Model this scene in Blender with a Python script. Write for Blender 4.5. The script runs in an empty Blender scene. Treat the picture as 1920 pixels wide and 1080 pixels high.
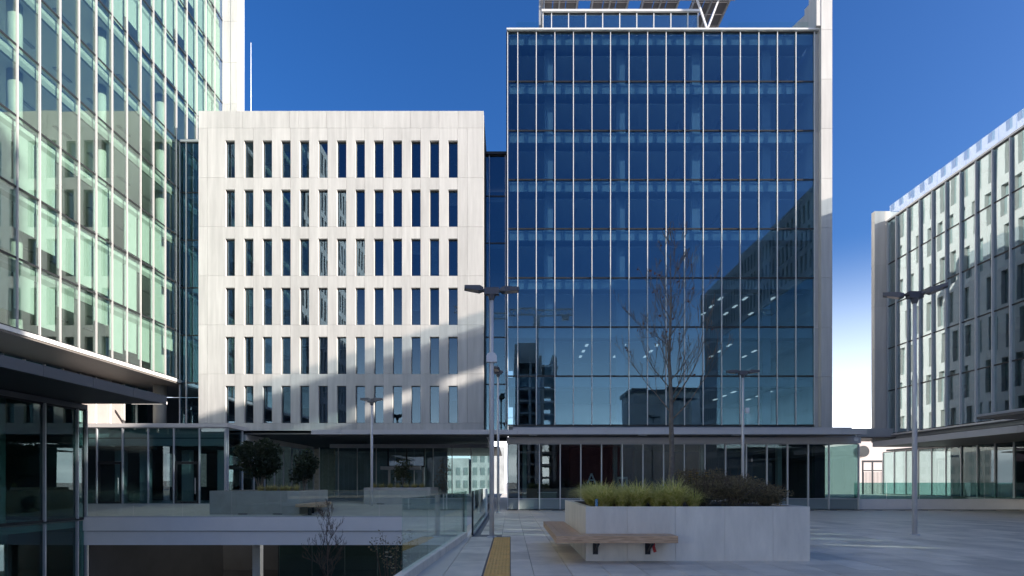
import bpy, math, random
from mathutils import Vector, Euler
random.seed(7)
R = math.radians
scene = bpy.context.scene
COL = scene.collection
# ------------------------------------------------------------------ camera
F, HE = 1090.0, 1.8            # focal length in photo pixels (1920 wide), eye height
cam_d = bpy.data.cameras.new("camera")
cam = bpy.data.objects.new("camera", cam_d); COL.objects.link(cam)
cam.location = (0, 0, HE); cam.rotation_euler = (R(90), 0, 0)
cam_d.sensor_width = 36; cam_d.lens = 36 * F / 1920
cam_d.shift_x = 3 / 1920; cam_d.shift_y = 365 / 1920
cam_d.clip_end = 6000; cam_d.clip_start = 0.1
scene.camera = cam
# ------------------------------------------------------------------ light
SUN = Vector((1.0, -0.35, 0.32)).normalized()      # towards the sun
w = bpy.data.worlds.new("World"); scene.world = w; w.use_nodes = True
nt = w.node_tree; nt.nodes.clear()
out = nt.nodes.new("ShaderNodeOutputWorld"); bg = nt.nodes.new("ShaderNodeBackground")
sky = nt.nodes.new("ShaderNodeTexSky"); sky.sky_type = 'NISHITA'; sky.sun_disc = False
sky.sun_elevation = math.asin(SUN.z); sky.sun_rotation = math.atan2(SUN.x, SUN.y)
sky.air_density = 1.0; sky.dust_density = 2.5; sky.ozone_density = 5.5
hsv = nt.nodes.new("ShaderNodeHueSaturation"); hsv.inputs['Saturation'].default_value = 1.17; hsv.inputs['Hue'].default_value = .510; hsv.inputs['Value'].default_value = .24
tc = nt.nodes.new("ShaderNodeTexCoord"); sep = nt.nodes.new("ShaderNodeSeparateXYZ")
mp = nt.nodes.new("ShaderNodeMapping"); mp.inputs['Scale'].default_value = (1, 1, 7)
cn = nt.nodes.new("ShaderNodeTexNoise"); cn.inputs['Scale'].default_value = 3.0; cn.inputs['Detail'].default_value = 7
cr = nt.nodes.new("ShaderNodeMapRange"); cr.inputs[1].default_value = .42; cr.inputs[2].default_value = .60
hr = nt.nodes.new("ShaderNodeMapRange"); hr.inputs[1].default_value = .13; hr.inputs[2].default_value = .04
mu = nt.nodes.new("ShaderNodeMath"); mu.operation = 'MULTIPLY'
mx = nt.nodes.new("ShaderNodeMixRGB"); mx.inputs[2].default_value = (4.0, 4.0, 4.1, 1)
L = nt.links.new
hz = nt.nodes.new("ShaderNodeMapRange"); hz.interpolation_type = 'SMOOTHSTEP'; hz.inputs[1].default_value = .355; hz.inputs[2].default_value = 0
hz.inputs[3].default_value = 0; hz.inputs[4].default_value = .96
hm = nt.nodes.new("ShaderNodeMixRGB"); hm.inputs[2].default_value = (1.85, 2.05, 2.25, 1)     # pale band of haze above the horizon
L(sep.outputs['Z'], hz.inputs[0]); L(hz.outputs[0], hm.inputs[0]); L(sky.outputs[0], hsv.inputs['Color']); L(hsv.outputs[0], hm.inputs[1]); L(hm.outputs[0], mx.inputs[1])
L(tc.outputs['Generated'], sep.inputs[0]); L(tc.outputs['Generated'], mp.inputs[0]); L(mp.outputs[0], cn.inputs['Vector'])
L(cn.outputs[0], cr.inputs[0]); L(sep.outputs['Z'], hr.inputs[0]); L(cr.outputs[0], mu.inputs[0]); L(hr.outputs[0], mu.inputs[1])
L(mu.outputs[0], mx.inputs[0]); L(mx.outputs[0], bg.inputs[0]); L(bg.outputs[0], out.inputs[0])
bg.inputs[1].default_value = 0.15
sd = bpy.data.lights.new("sun", 'SUN'); sd.energy = 2.0; sd.angle = R(0.6); sd.color = (1.0, .92, .82)
so = bpy.data.objects.new("sun", sd); COL.objects.link(so)
so.rotation_euler = (-SUN).to_track_quat('-Z', 'Y').to_euler(); so.location = (60, -30, 60)
vs = scene.view_settings
scene.display_settings.display_device = 'sRGB'
vs.view_transform = 'Standard'; vs.look = 'None'; vs.gamma = 1; vs.use_curve_mapping = False
vs.exposure = 2.64
scene.render.engine = 'CYCLES'
cy = scene.cycles
cy.max_bounces = 10; cy.diffuse_bounces = 5; cy.glossy_bounces = 5; cy.transparent_max_bounces = 24
cy.transmission_bounces = 4; cy.use_denoising = True; cy.blur_glossy = 1.0
cy.caustics_reflective = True; cy.caustics_refractive = False; cy.sample_clamp_indirect = 25
# ------------------------------------------------------------------ materials
def newmat(name):
    m = bpy.data.materials.new(name); m.use_nodes = True
    n = m.node_tree; b = n.nodes.get("Principled BSDF"); return m, n, b
def mat(name, col, rough=.6, metal=0, noise=0, nscale=3, stretch=(1, 1, 1), bump=0, bscale=40, rand=0, spec=.5, emit=0):
    m, n, b = newmat(name)
    b.inputs['Base Color'].default_value = (*col, 1); b.inputs['Roughness'].default_value = rough
    b.inputs['Metallic'].default_value = metal; b.inputs['Specular IOR Level'].default_value = spec
    l = n.links.new; src = None
    if noise or rand:
        geo = n.nodes.new("ShaderNodeNewGeometry")
        mpn = n.nodes.new("ShaderNodeMapping"); mpn.inputs['Scale'].default_value = stretch
        t = n.nodes.new("ShaderNodeTexNoise"); t.inputs['Scale'].default_value = nscale; t.inputs['Detail'].default_value = 8
        t.inputs['Roughness'].default_value = .62
        l(geo.outputs['Position'], mpn.inputs[0]); l(mpn.outputs[0], t.inputs['Vector'])
        mr = n.nodes.new("ShaderNodeMapRange"); mr.inputs[1].default_value = .3; mr.inputs[2].default_value = .7
        mr.inputs[3].default_value = 1 - noise; mr.inputs[4].default_value = 1 + noise
        l(t.outputs[0], mr.inputs[0]); val = mr.outputs[0]
        if rand:
            oi = n.nodes.new("ShaderNodeObjectInfo"); m2 = n.nodes.new("ShaderNodeMapRange")
            m2.inputs[3].default_value = 1 - rand; m2.inputs[4].default_value = 1 + rand
            l(oi.outputs['Random'], m2.inputs[0]); mm = n.nodes.new("ShaderNodeMath"); mm.operation = 'MULTIPLY'
            l(val, mm.inputs[0]); l(m2.outputs[0], mm.inputs[1]); val = mm.outputs[0]
        vm = n.nodes.new("ShaderNodeVectorMath"); vm.operation = 'SCALE'; vm.inputs[0].default_value = col
        l(val, vm.inputs['Scale']); l(vm.outputs[0], b.inputs['Base Color'])
    if bump:
        g2 = n.nodes.new("ShaderNodeNewGeometry"); t2 = n.nodes.new("ShaderNodeTexNoise")
        t2.inputs['Scale'].default_value = bscale; t2.inputs['Detail'].default_value = 5
        bn = n.nodes.new("ShaderNodeBump"); bn.inputs['Strength'].default_value = bump; bn.inputs['Distance'].default_value = .01
        l(g2.outputs['Position'], t2.inputs['Vector']); l(t2.outputs[0], bn.inputs['Height']); l(bn.outputs[0], b.inputs['Normal'])
    if emit:
        b.inputs['Emission Color'].default_value = (*col, 1); b.inputs['Emission Strength'].default_value = emit
    return m
def glass(name, tint, base, rcol=(1, 1, 1), wave=.0015):
    m = bpy.data.materials.new(name); m.use_nodes = True; n = m.node_tree; n.nodes.clear(); l = n.links.new
    o = n.nodes.new("ShaderNodeOutputMaterial"); mix = n.nodes.new("ShaderNodeMixShader")
    tr = n.nodes.new("ShaderNodeBsdfTransparent"); tr.inputs[0].default_value = (*tint, 1)
    gl = n.nodes.new("ShaderNodeBsdfGlossy"); gl.inputs['Roughness'].default_value = 0.0; gl.inputs[0].default_value = (*rcol, 1)
    lw = n.nodes.new("ShaderNodeLayerWeight"); lw.inputs[0].default_value = .5
    pw = n.nodes.new("ShaderNodeMath"); pw.operation = 'POWER'; pw.inputs[1].default_value = 5
    mr = n.nodes.new("ShaderNodeMapRange"); mr.inputs[3].default_value = base; mr.inputs[4].default_value = 1
    geo = n.nodes.new("ShaderNodeNewGeometry"); t = n.nodes.new("ShaderNodeTexNoise")
    t.inputs['Scale'].default_value = .55; t.inputs['Detail'].default_value = 1
    bn = n.nodes.new("ShaderNodeBump"); bn.inputs['Strength'].default_value = 1; bn.inputs['Distance'].default_value = wave
    l(geo.outputs['Position'], t.inputs['Vector']); l(t.outputs[0], bn.inputs['Height'])
    l(bn.outputs[0], gl.inputs['Normal'])
    l(lw.outputs['Facing'], pw.inputs[0]); l(pw.outputs[0], mr.inputs[0]); l(mr.outputs[0], mix.inputs[0])
    l(tr.outputs[0], mix.inputs[1]); l(gl.outputs[0], mix.inputs[2]); l(mix.outputs[0], o.inputs[0])
    return m
M = {}
M['stone'] = mat('pale_stone', (.47, .457, .438), .75, noise=.13, nscale=1.3, stretch=(2.4, 2.4, .2), rand=.065, bump=.15, bscale=14)
M['stone2'] = mat('pale_stone_wing', (.45, .44, .425), .75, noise=.05, nscale=1.5)
M['joint'] = mat('joint_backing', (.16, .155, .15), .9)
M['dark_frame'] = mat('anodised_dark_frame', (.02, .022, .025), .4, .3)
M['alu'] = mat('silver_aluminium', (.64, .63, .61), .4, .1)
M['alu_left'] = mat('satin_aluminium_mullion', (.42, .40, .39), .4, .2)
M['alu_grey'] = mat('grey_aluminium', (.42, .43, .46), .45, .3, noise=.03, nscale=2)
M['alu_light'] = mat('light_grey_cladding', (.52, .50, .50), .5, .1, noise=.03, nscale=1.5, rand=.02)
M['canopy_dark'] = mat('dark_grey_cladding', (.13, .135, .15), .45, .2)
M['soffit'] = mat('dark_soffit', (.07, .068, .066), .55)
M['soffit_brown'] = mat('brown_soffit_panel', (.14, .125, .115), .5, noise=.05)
M['slab'] = mat('interior_slab', (.33, .34, .34), .8)
M['ceil'] = mat('interior_ceiling', (.55, .56, .55), .8)
M['bulk'] = mat('interior_bulkhead', (.30, .34, .35), .7)
M['bulk_green'] = mat('interior_bulkhead_pale', (.20, .215, .20), .7)
M['inwall'] = mat('interior_wall', (.34, .36, .37), .85, noise=.1, nscale=.6)
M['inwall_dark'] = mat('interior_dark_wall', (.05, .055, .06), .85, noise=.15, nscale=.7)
M['incol'] = mat('white_column', (.42, .43, .41), .7)
M['blind'] = mat('roller_blind', (.38, .395, .38), .85, rand=.05, noise=.01)
M['lamp_on'] = mat('lit_ceiling_lamp', (1, .96, .9), .5, emit=.16)
M['g_tower'] = glass('blue_coated_glass', (.56, .69, .76), .115, (.50, .80, 1.0))
M['g_white'] = glass('narrow_window_glass', (.45, .55, .62), .13, (.62, .84, 1.0), .002)
M['g_left'] = glass('green_clear_glass', (.81, .905, .86), .125, (.92, .99, 1), .002)
M['g_right'] = glass('green_mirror_glass', (.52, .65, .66), .36, (.86, .97, 1), .002)
M['g_ground'] = glass('shopfront_glass', (.66, .78, .78), .07, (.9, .97, 1.0), .0012)
M['g_podium'] = glass('podium_glass', (.55, .74, .72), .08, (.85, .97, .97), .002)
M['g_parapet'] = glass('parapet_glass', (.88, .94, .97), .20, (.95, 1, 1), .002)
M['g_rail'] = glass('balustrade_glass', (.91, .96, .94), .032, (.9, 1, .97), .0006)
M['spandrel'] = mat('grey_spandrel_glass', (.22, .27, .27), .12, spec=.9)
M['paving'] = mat('granite_paving', (.68, .605, .50), .5, noise=.24, nscale=.8, rand=.15, bump=.12, bscale=60)
M['paving_base'] = mat('paving_joint_sand', (.20, .195, .19), .8, noise=.1)
M['paving_far'] = mat('granite_paving_far', (.68, .605, .50), .5, noise=.08, nscale=.8)
M['terr'] = mat('terrace_paving', (.40, .39, .36), .55, noise=.08, nscale=1.4, rand=.05)
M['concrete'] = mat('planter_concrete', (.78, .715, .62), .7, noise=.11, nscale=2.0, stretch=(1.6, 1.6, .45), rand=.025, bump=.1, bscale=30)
M['concrete_grey'] = mat('grey_planter_concrete', (.36, .345, .31), .75, noise=.10, nscale=2.0, rand=.03, bump=.1, bscale=30)  # darker, greyer concrete for the terrace planters
M['white_paint'] = mat('white_render', (.82, .79, .76), .7, noise=.03, nscale=1)
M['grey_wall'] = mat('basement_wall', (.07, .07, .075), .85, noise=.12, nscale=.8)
M['soil'] = mat('planter_soil', (.05, .038, .028), .95, noise=.3, nscale=12, bump=.6, bscale=20)
M['pole'] = mat('painted_lamp_pole', (.60, .58, .58), .45, .1)
M['pole_dark'] = mat('lamp_head_grey', (.10, .10, .115), .45, .3)
M['lens'] = mat('lamp_lens', (.55, .45, .38), .2)
M['yellow'] = mat('yellow_tactile_tile', (.74, .43, .13), .7, noise=.12, nscale=5, rand=.06)
M['bark'] = mat('grey_bark', (.17, .145, .12), .9, noise=.3, nscale=14, bump=.5, bscale=30)
M['bark_red'] = mat('dark_twigs', (.11, .075, .06), .9, noise=.2, nscale=10)
M['steel'] = mat('dark_steel', (.05, .05, .055), .4, .7)
M['red'] = mat('red_plastic', (.45, .03, .03), .5)
M['white'] = mat('white_plastic', (.72, .72, .75), .5)
M['pv'] = mat('solar_underside', (.13, .12, .115), .5, noise=.1, nscale=2, rand=.08)
M['pv_frame'] = mat('galvanised_steel', (.40, .40, .40), .5, .5)
M['pink'] = mat('pale_pink_render', (.56, .50, .48), .85, noise=.05)
M['undercroft'] = mat('undercroft_cladding', (.30, .26, .25), .6, noise=.05)
M['lobby'] = mat('lobby_plum_wall', (.10, .075, .11), .7, noise=.3, nscale=.8)
M['hall'] = mat('hall_wall', (.42, .44, .44), .8, noise=.25, nscale=.6)
M['brick'] = mat('rough_concrete_far', (.42, .41, .40), .9, noise=.2, nscale=.3)
M['dkred'] = mat('dark_red_wall', (.10, .03, .035), .8)
def wood_mat():
    m, n, b = newmat('weathered_timber'); l = n.links.new
    tcn = n.nodes.new("ShaderNodeTexCoord"); mpn = n.nodes.new("ShaderNodeMapping"); mpn.inputs['Scale'].default_value = (1.2, 22, 22)
    t = n.nodes.new("ShaderNodeTexNoise"); t.inputs['Scale'].default_value = 2.5; t.inputs['Detail'].default_value = 8; t.inputs['Distortion'].default_value = .6
    ramp = n.nodes.new("ShaderNodeValToRGB"); ramp.color_ramp.elements[0].color = (.36, .205, .11, 1); ramp.color_ramp.elements[1].color = (.80, .54, .34, 1)
    ramp.color_ramp.elements[0].position = .3; ramp.color_ramp.elements[1].position = .75
    l(tcn.outputs['Object'], mpn.inputs[0]); l(mpn.outputs[0], t.inputs['Vector']); l(t.outputs[0], ramp.inputs[0]); l(ramp.outputs[0], b.inputs['Base Color'])
    bn = n.nodes.new("ShaderNodeBump"); bn.inputs['Strength'].default_value = .25; bn.inputs['Distance'].default_value = .004
    l(t.outputs[0], bn.inputs['Height']); l(bn.outputs[0], b.inputs['Normal'])
    b.inputs['Roughness'].default_value = .5
    return m
M['wood'] = wood_mat()
def leaf_mat(name, c1, c2):
    m, n, b = newmat(name); l = n.links.new
    geo = n.nodes.new("ShaderNodeNewGeometry"); t = n.nodes.new("ShaderNodeTexNoise"); t.inputs['Scale'].default_value = 14
    ramp = n.nodes.new("ShaderNodeValToRGB"); ramp.color_ramp.elements[0].color = (*c1, 1); ramp.color_ramp.elements[1].color = (*c2, 1)
    ramp.color_ramp.elements[0].position = .35; ramp.color_ramp.elements[1].position = .65
    l(geo.outputs['Position'], t.inputs['Vector']); l(t.outputs[0], ramp.inputs[0]); l(ramp.outputs[0], b.inputs['Base Color'])
    b.inputs['Roughness'].default_value = .55
    tl_ = n.nodes.new("ShaderNodeBsdfTranslucent"); ms_ = n.nodes.new("ShaderNodeMixShader"); ms_.inputs[0].default_value = .35
    l(ramp.outputs[0], tl_.inputs[0]); l(b.outputs[0], ms_.inputs[1]); l(tl_.outputs[0], ms_.inputs[2]); l(ms_.outputs[0], n.nodes['Material Output'].inputs[0])
    return m
M['leaf_dark'] = leaf_mat('evergreen_leaf', (.012, .022, .012), (.035, .055, .025))
M['leaf_mid'] = leaf_mat('mixed_leaf', (.03, .05, .02), (.10, .10, .04))
M['grass_var'] = leaf_mat('variegated_grass', (.42, .43, .07), (.86, .76, .34))
M['grass_dry'] = leaf_mat('straw_grass', (.30, .29, .10), (.55, .47, .22))
M['shrub_brown'] = leaf_mat('brown_shrub', (.10, .085, .045), (.27, .21, .115))
M['petal_y'] = mat('yellow_petal', (.55, .33, .02), .6)
M['petal_w'] = mat('cream_petal', (.6, .58, .48), .6)
M['leaf_red'] = mat('withered_leaf', (.12, .05, .03), .8)
# ------------------------------------------------------------------ builders
W = {}
def tag(o, label=None, cat=None, group=None, kind=None):
    if label: o['label'] = label
    if cat: o['category'] = cat
    if group: o['group'] = group
    if kind: o['kind'] = kind
    return o
def thing(name, label, cat, loc, group=None):
    o = bpy.data.objects.new(name, None); o.empty_display_size = .3; COL.objects.link(o)
    o.location = loc; W[o] = Vector(loc); return tag(o, label, cat, group)
def put(name, me, parent, loc, rot=(0, 0, 0)):
    o = bpy.data.objects.new(name, me); COL.objects.link(o)
    W[o] = Vector(loc)
    if parent is not None:
        o.parent = parent; o.location = Vector(loc) - W[parent]
    else: o.location = loc
    o.rotation_euler = rot
    return o
_bm = {}
def boxmesh(dx, dy, dz, m):
    k = (round(dx, 3), round(dy, 3), round(dz, 3), m.name)
    if k not in _bm:
        b = MB(); b.box(-dx/2, -dy/2, -dz/2, dx/2, dy/2, dz/2); _bm[k] = b.mesh('box_shape', m)
    return _bm[k]
class MB:
    def __init__(s): s.v = []; s.f = []; s.mi = []; s.cur = 0
    def add(s, vs, fs):
        k = len(s.v); s.v += [tuple(v) for v in vs]
        for f in fs: s.f.append(tuple(i + k for i in f)); s.mi.append(s.cur)
    def box(s, x0, y0, z0, x1, y1, z1):
        s.add([(x0,y0,z0),(x1,y0,z0),(x1,y1,z0),(x0,y1,z0),(x0,y0,z1),(x1,y0,z1),(x1,y1,z1),(x0,y1,z1)],
              [(0,3,2,1),(4,5,6,7),(0,1,5,4),(1,2,6,5),(2,3,7,6),(3,0,4,7)])
    def prism(s, poly, axis, c0, c1):
        n = len(poly)
        def mk(a, b, c): return (c, a, b) if axis == 'x' else (a, c, b) if axis == 'y' else (a, b, c)
        vs = [mk(a, b, c0) for a, b in poly] + [mk(a, b, c1) for a, b in poly]
        fs = [tuple(range(n))[::-1], tuple(range(n, 2*n))] + [(i, (i+1) % n, n+(i+1) % n, n+i) for i in range(n)]
        s.add(vs, fs)
    def tube(s, pts, rad, n=6):
        pts = [Vector(p) for p in pts]
        if not isinstance(rad, (list, tuple)): rad = [rad]*len(pts)
        vs = []; up = None
        for i, p in enumerate(pts):
            d = (pts[min(i+1, len(pts)-1)] - pts[max(i-1, 0)]).normalized()
            if up is None: up = Vector((0, 0, 1)) if abs(d.z) < .9 else Vector((1, 0, 0))
            a = d.cross(up).normalized(); b = a.cross(d).normalized(); up = b
            for k in range(n):
                t = 2*math.pi*k/n; vs.append(p + (a*math.cos(t) + b*math.sin(t))*rad[i])
        fs = []
        for i in range(len(pts)-1):
            for k in range(n):
                fs.append((i*n+k, i*n+(k+1) % n, (i+1)*n+(k+1) % n, (i+1)*n+k))
        fs.append(tuple(range(n))[::-1]); fs.append(tuple(range((len(pts)-1)*n, len(pts)*n)))
        s.add(vs, fs)
    def bar(s, p, q, w, h):
        p = Vector(p); q = Vector(q); d = (q-p).normalized()
        up = Vector((0, 0, 1)) if abs(d.z) < .95 else Vector((0, 1, 0))
        a = d.cross(up).normalized()*w/2; b = a.cross(d).normalized()*h/2
        vs = [p-a-b, p+a-b, p+a+b, p-a+b, q-a-b, q+a-b, q+a+b, q-a+b]
        s.add(vs, [(0,3,2,1),(4,5,6,7),(0,1,5,4),(1,2,6,5),(2,3,7,6),(3,0,4,7)])
    def mesh(s, name, m, org=(0, 0, 0), smooth=False):
        me = bpy.data.meshes.new(name); ox, oy, oz = org
        me.from_pydata([(x-ox, y-oy, z-oz) for x, y, z in s.v], [], s.f)
        ms = m if isinstance(m, (list, tuple)) else [m]
        for q in ms: me.materials.append(q)
        if len(ms) > 1: me.polygons.foreach_set('material_index', s.mi)
        if smooth: me.polygons.foreach_set('use_smooth', [True]*len(s.f))
        me.update(); return me
    def build(s, name, m, parent=None, loc=None, smooth=False):   # vertices given in world coordinates
        org = Vector(loc) if loc is not None else (W[parent] if parent is not None else Vector((0, 0, 0)))
        return put(name, s.mesh(name, m, org, smooth), parent, org)
def bx(name, m, parent, x0, y0, z0, x1, y1, z1):
    return put(name, boxmesh(x1-x0, y1-y0, z1-z0, m), parent, ((x0+x1)/2, (y0+y1)/2, (z0+z1)/2))
def px(x, Y): return (x-957)/F*Y
def pz(y, Y): return HE-(y-905)/F*Y
def inframe(X, Y, Z, mg=160):
    if Y < 1: return False
    x = 957+X/Y*F; y = 905-(Z-HE)/Y*F
    return -mg < x < 1920+mg and -mg < y < 1080+mg
def wobble(a): return random.gauss(0, R(a))
def curtain(par, axis, plane, out, us, zs, gm, mm=None, tm=None, mw=.07, md=.14, tilt=.07, th=.08, ztop=None, cull=False, pane='glass_pane', skip=None):
    """glass panes one by one, a mullion at every u and a transom at every z"""
    for i in range(len(us)-1):
        for j in range(len(zs)-1):
            if skip and skip(i, j): continue
            uc = (us[i]+us[i+1])/2; zc = (zs[j]+zs[j+1])/2; wd = abs(us[i+1]-us[i])-.03; hh = zs[j+1]-zs[j]-.03
            loc = (uc, plane, zc) if axis == 'x' else (plane, uc, zc)
            if cull and not inframe(*loc): continue
            rz = 0 if axis == 'x' else R(90)
            put(pane, boxmesh(wd, .022, hh, gm), par, loc, (wobble(tilt), 0, rz+wobble(tilt)))
    z0, z1 = zs[0], zs[-1]
    if mm:
        for u in us:
            o0, o1 = (plane-md, plane-.013) if out < 0 else (plane+.013, plane+md)
            if axis == 'x': bx('mullion', mm, par, u-mw/2, o0, z0, u+mw/2, o1, z1)
            else: bx('mullion', mm, par, o0, u-mw/2, z0, o1, u+mw/2, z1)
    if tm:
        for z in zs:
            o0, o1 = (plane-.045, plane-.012) if out < 0 else (plane+.012, plane+.045)
            if axis == 'x': bx('transom', tm, par, us[0]+.02, o0, z-th/2, us[-1]-.02, o1, z+th/2)
            else: bx('transom', tm, par, o0, us[0]+.02, z-th/2, o1, us[-1]-.02, z+th/2)
LV = [5.6+3.25*k for k in range(13)]
D = 38.5
# ================================================================== SETTING
g = MB()
for (x0, y0, x1, y1) in ((-2500, -2500, -28, 2500), (-28, -2500, -1.9, 4), (-28, 56, -1.9, 2500), (-1.9, -2500, 2500, 2500)):
    g.add([(x0, y0, -.12), (x1, y0, -.12), (x1, y1, -.12), (x0, y1, -.12)], [(0, 1, 2, 3)])
tag(g.build('ground', M['paving_far']), kind='structure')
# plaza: joint bed, then the slabs one by one
pl = MB()
pl.prism([(-2.15, 4), (-1.83, 11.2), (-1.41, 19.4), (-1.41, 56), (60, 56), (60, 4)], 'z', -.11, -.028)
plaza = pl.build('plaza_pavement', M['paving_base'], loc=(0, 0, 0)); tag(plaza, kind='structure')
slabs = []
SW, SL = .75, 1.5
sm = boxmesh(SW-.016, SL-.016, .03, M['paving'])
cells = []
for j in range(-3, 26):
    y = 9.0+SL*(j+.5)
    for i in range(-1, 60):
        x = .46+SW*(i-.5)+(0)
        yy = y+(.75 if i % 2 else 0)
        if x < 0.3 and yy < 20.2: continue
        if 2.15 < x < 6.45 and 14.2 < yy < 17.6: continue
        if yy > D-.75 and x > -.2 and yy < 60: continue
        if yy < 7 or yy > 52 or x > 45: continue
        if abs(x)/yy > 1.05: continue
        cells.append((x, yy))
# left of the tactile strip
for j in range(0, 7):
    cells.append((-.93-.0, 9.6+SL*j))
cells.sort(key=lambda c: -(1/c[1]**3 if abs(c[0])/c[1] < .95 else 0))
far = MB()
for k, (x, y) in enumerate(cells):
    dz = random.uniform(-.0015, .0015)
    if k < 288: put('paving_slab', sm, plaza, (x, y, -.015+dz))
    else: far.box(x-SW/2+.006, y-SL/2+.006, -.03, x+SW/2-.006, y+SL/2-.006, dz)
tag(far.build('far_paving', M['paving_far'], plaza), kind='stuff')
nm = boxmesh(.448, SL-.012, .03, M['paving'])
for j in range(7): put('paving_slab', nm, plaza, (.232, 9.9+SL*j, -.0155))
ef = MB(); ef.prism([(-2.15, 4), (-1.83, 11.2), (-1.41, 19.4), (-1.41, 52), (-1.311, 52), (-1.311, 4)], 'z', -.0275, 0)
ef.build('edge_strip', M['paving_far'], plaza)
# tactile strip of ribbed yellow tiles
ts = MB(); ts.box(-.53, 5, -.027, 0, 19.2, -.022)
strip = ts.build('tactile_path', M['paving_base'], loc=(0, 0, 0)); tag(strip, kind='structure')
t = MB(); t.box(-.258, -.29, -.018, .258, .29, 0)
for k in range(7):
    xx = -.222+k*.074; t.prism([(xx-.022, 0), (xx+.022, 0), (xx+.012, .009), (xx-.012, .009)], 'y', -.28, .28)
tm_ = t.mesh('tactile_tile_shape', M['yellow'])
for k in range(17): put('tactile_tile', tm_, strip, (-.265, 9.3+.6*k, -.002))
# sunken court
sc = MB(); sc.box(-28, 4, -5.0, -1.6, 44, -4.8)
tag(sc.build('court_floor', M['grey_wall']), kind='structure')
rw = MB()
rw.prism([(-2.15, 4), (-1.83, 11.2), (-1.41, 19.4), (-1.41, 26.95), (-1.56, 26.95), (-1.56, 19.4), (-1.98, 11.2), (-2.30, 4)], 'z', -4.8, -.03)
wall = rw.build('retaining_wall', M['white_paint'], loc=(-1.6, 19, 0))
tag(wall, 'pale retaining wall dropping from the paving edge into the sunken court', 'wall')
cp = MB()
pts = [(-2.15, 4), (-1.83, 11.2), (-1.41, 19.2)]
for a, b in zip(pts[:-1], pts[1:]):
    n = 3 if a[1] > 10 else 2
    for k in range(n):
        u0 = k/n; u1 = (k+1)/n-.004
        p = (a[0]+(b[0]-a[0])*u0, a[1]+(b[1]-a[1])*u0); q = (a[0]+(b[0]-a[0])*u1, a[1]+(b[1]-a[1])*u1)
        c = MB(); c.prism([(p[0]-.17, p[1]), (p[0]-.002, p[1]), (q[0]-.002, q[1]), (q[0]-.17, q[1])], 'z', -.027, .17)
        c.build('coping_stone', M['concrete'], wall)
bw = MB(); bw.box(-28, 44, -4.8, -1.6, 44.3, .0); bw.box(-20.2, 27.3, -4.8, -19.75, 40, -.95); bw.box(-28, 3.7, -4.8, -1.9, 3.99, -.13)
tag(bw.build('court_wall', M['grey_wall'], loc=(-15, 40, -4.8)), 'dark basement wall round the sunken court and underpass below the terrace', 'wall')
# terrace: slopes gently up towards the entrance
YF = 26.95
te = MB()
te.prism([(YF, -.95), (YF, .17), (36, .45), (56, .45), (56, .25), (36, -.1), (30, -.95)], 'x', -27.5, -1.45)
terr = te.build('terrace_deck', M['paving_base'], loc=(0, 0, 0)); tag(terr, kind='structure')
cnt = 0
for j in range(18):
    y0 = YF+.02+j*1.5; y1 = y0+1.5
    def tz(y): return .17+(y-YF)*.28/(36-YF) if y < 36 else .45
    for i in range(17):
        x0 = -26.9+i*1.5
        if cnt >= 299: break
        if y0 > 52: continue
        cnt += 1
        s = MB(); s.add([(x0+.006, y0+.006, tz(y0)+.004), (x0+1.494, y0+.006, tz(y0)+.004), (x0+1.494, y1-.006, tz(y1)+.004), (x0+.006, y1-.006, tz(y1)+.004),
                         (x0+.006, y0+.006, tz(y0)+.03), (x0+1.494, y0+.006, tz(y0)+.03), (x0+1.494, y1-.006, tz(y1)+.03), (x0+.006, y1-.006, tz(y1)+.03)],
                        [(0,3,2,1),(4,5,6,7),(0,1,5,4),(1,2,6,5),(2,3,7,6),(3,0,4,7)])
        s.build('paving_slab', M['terr'], terr)
# ramp strip between plaza and entrance
rp = MB(); rp.prism([(37, -.02), (53, .46), (53, .2), (37, -.1)], 'x', -1.44, -.25)
tag(rp.build('entrance_ramp', M['paving_far']), kind='structure')
# white edge beam of the terrace
beam = thing('terrace_edge_beam', 'long white two-tier edge beam of the terrace above the dark underpass', 'beam', (-11, YF, -.4))
bx('fascia', M['white_paint'], beam, -19.75, YF-.16, -.42, -1.45, YF-.01, .20)
bx('fascia', M['white_paint'], beam, -19.75, YF-.10, -1.08, -1.45, YF-.01, -.45)
bx('drip_groove', M['joint'], beam, -19.75, YF-.07, -.449, -1.45, YF-.011, -.421)
bx('pier', M['white_paint'], beam, -20.2, YF-.17, -4.8, -19.76, YF+.3, .20)
col = thing('basement_column', 'pale square column standing in the dark underpass under the terrace', 'column', (-13.3, 30.5, -4.8))
bx('shaft', M['white_paint'], col, -13.45, 30.3, -4.8, -13.05, 30.7, -1.2)
bx('capital', M['white_paint'], col, -13.55, 30.2, -1.2, -12.95, 30.8, -.95)
bg_ = thing('basement_glazing', 'dark glass screen under the right half of the terrace beam', 'glass wall', (-6.5, 28.4, -4.8))
curtain(bg_, 'x', 28.4, -1, [-11.3+1.6*k for k in range(7)], [-4.8, -1.0], M['g_podium'], M['dark_frame'], M['dark_frame'], .05, .06)
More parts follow.
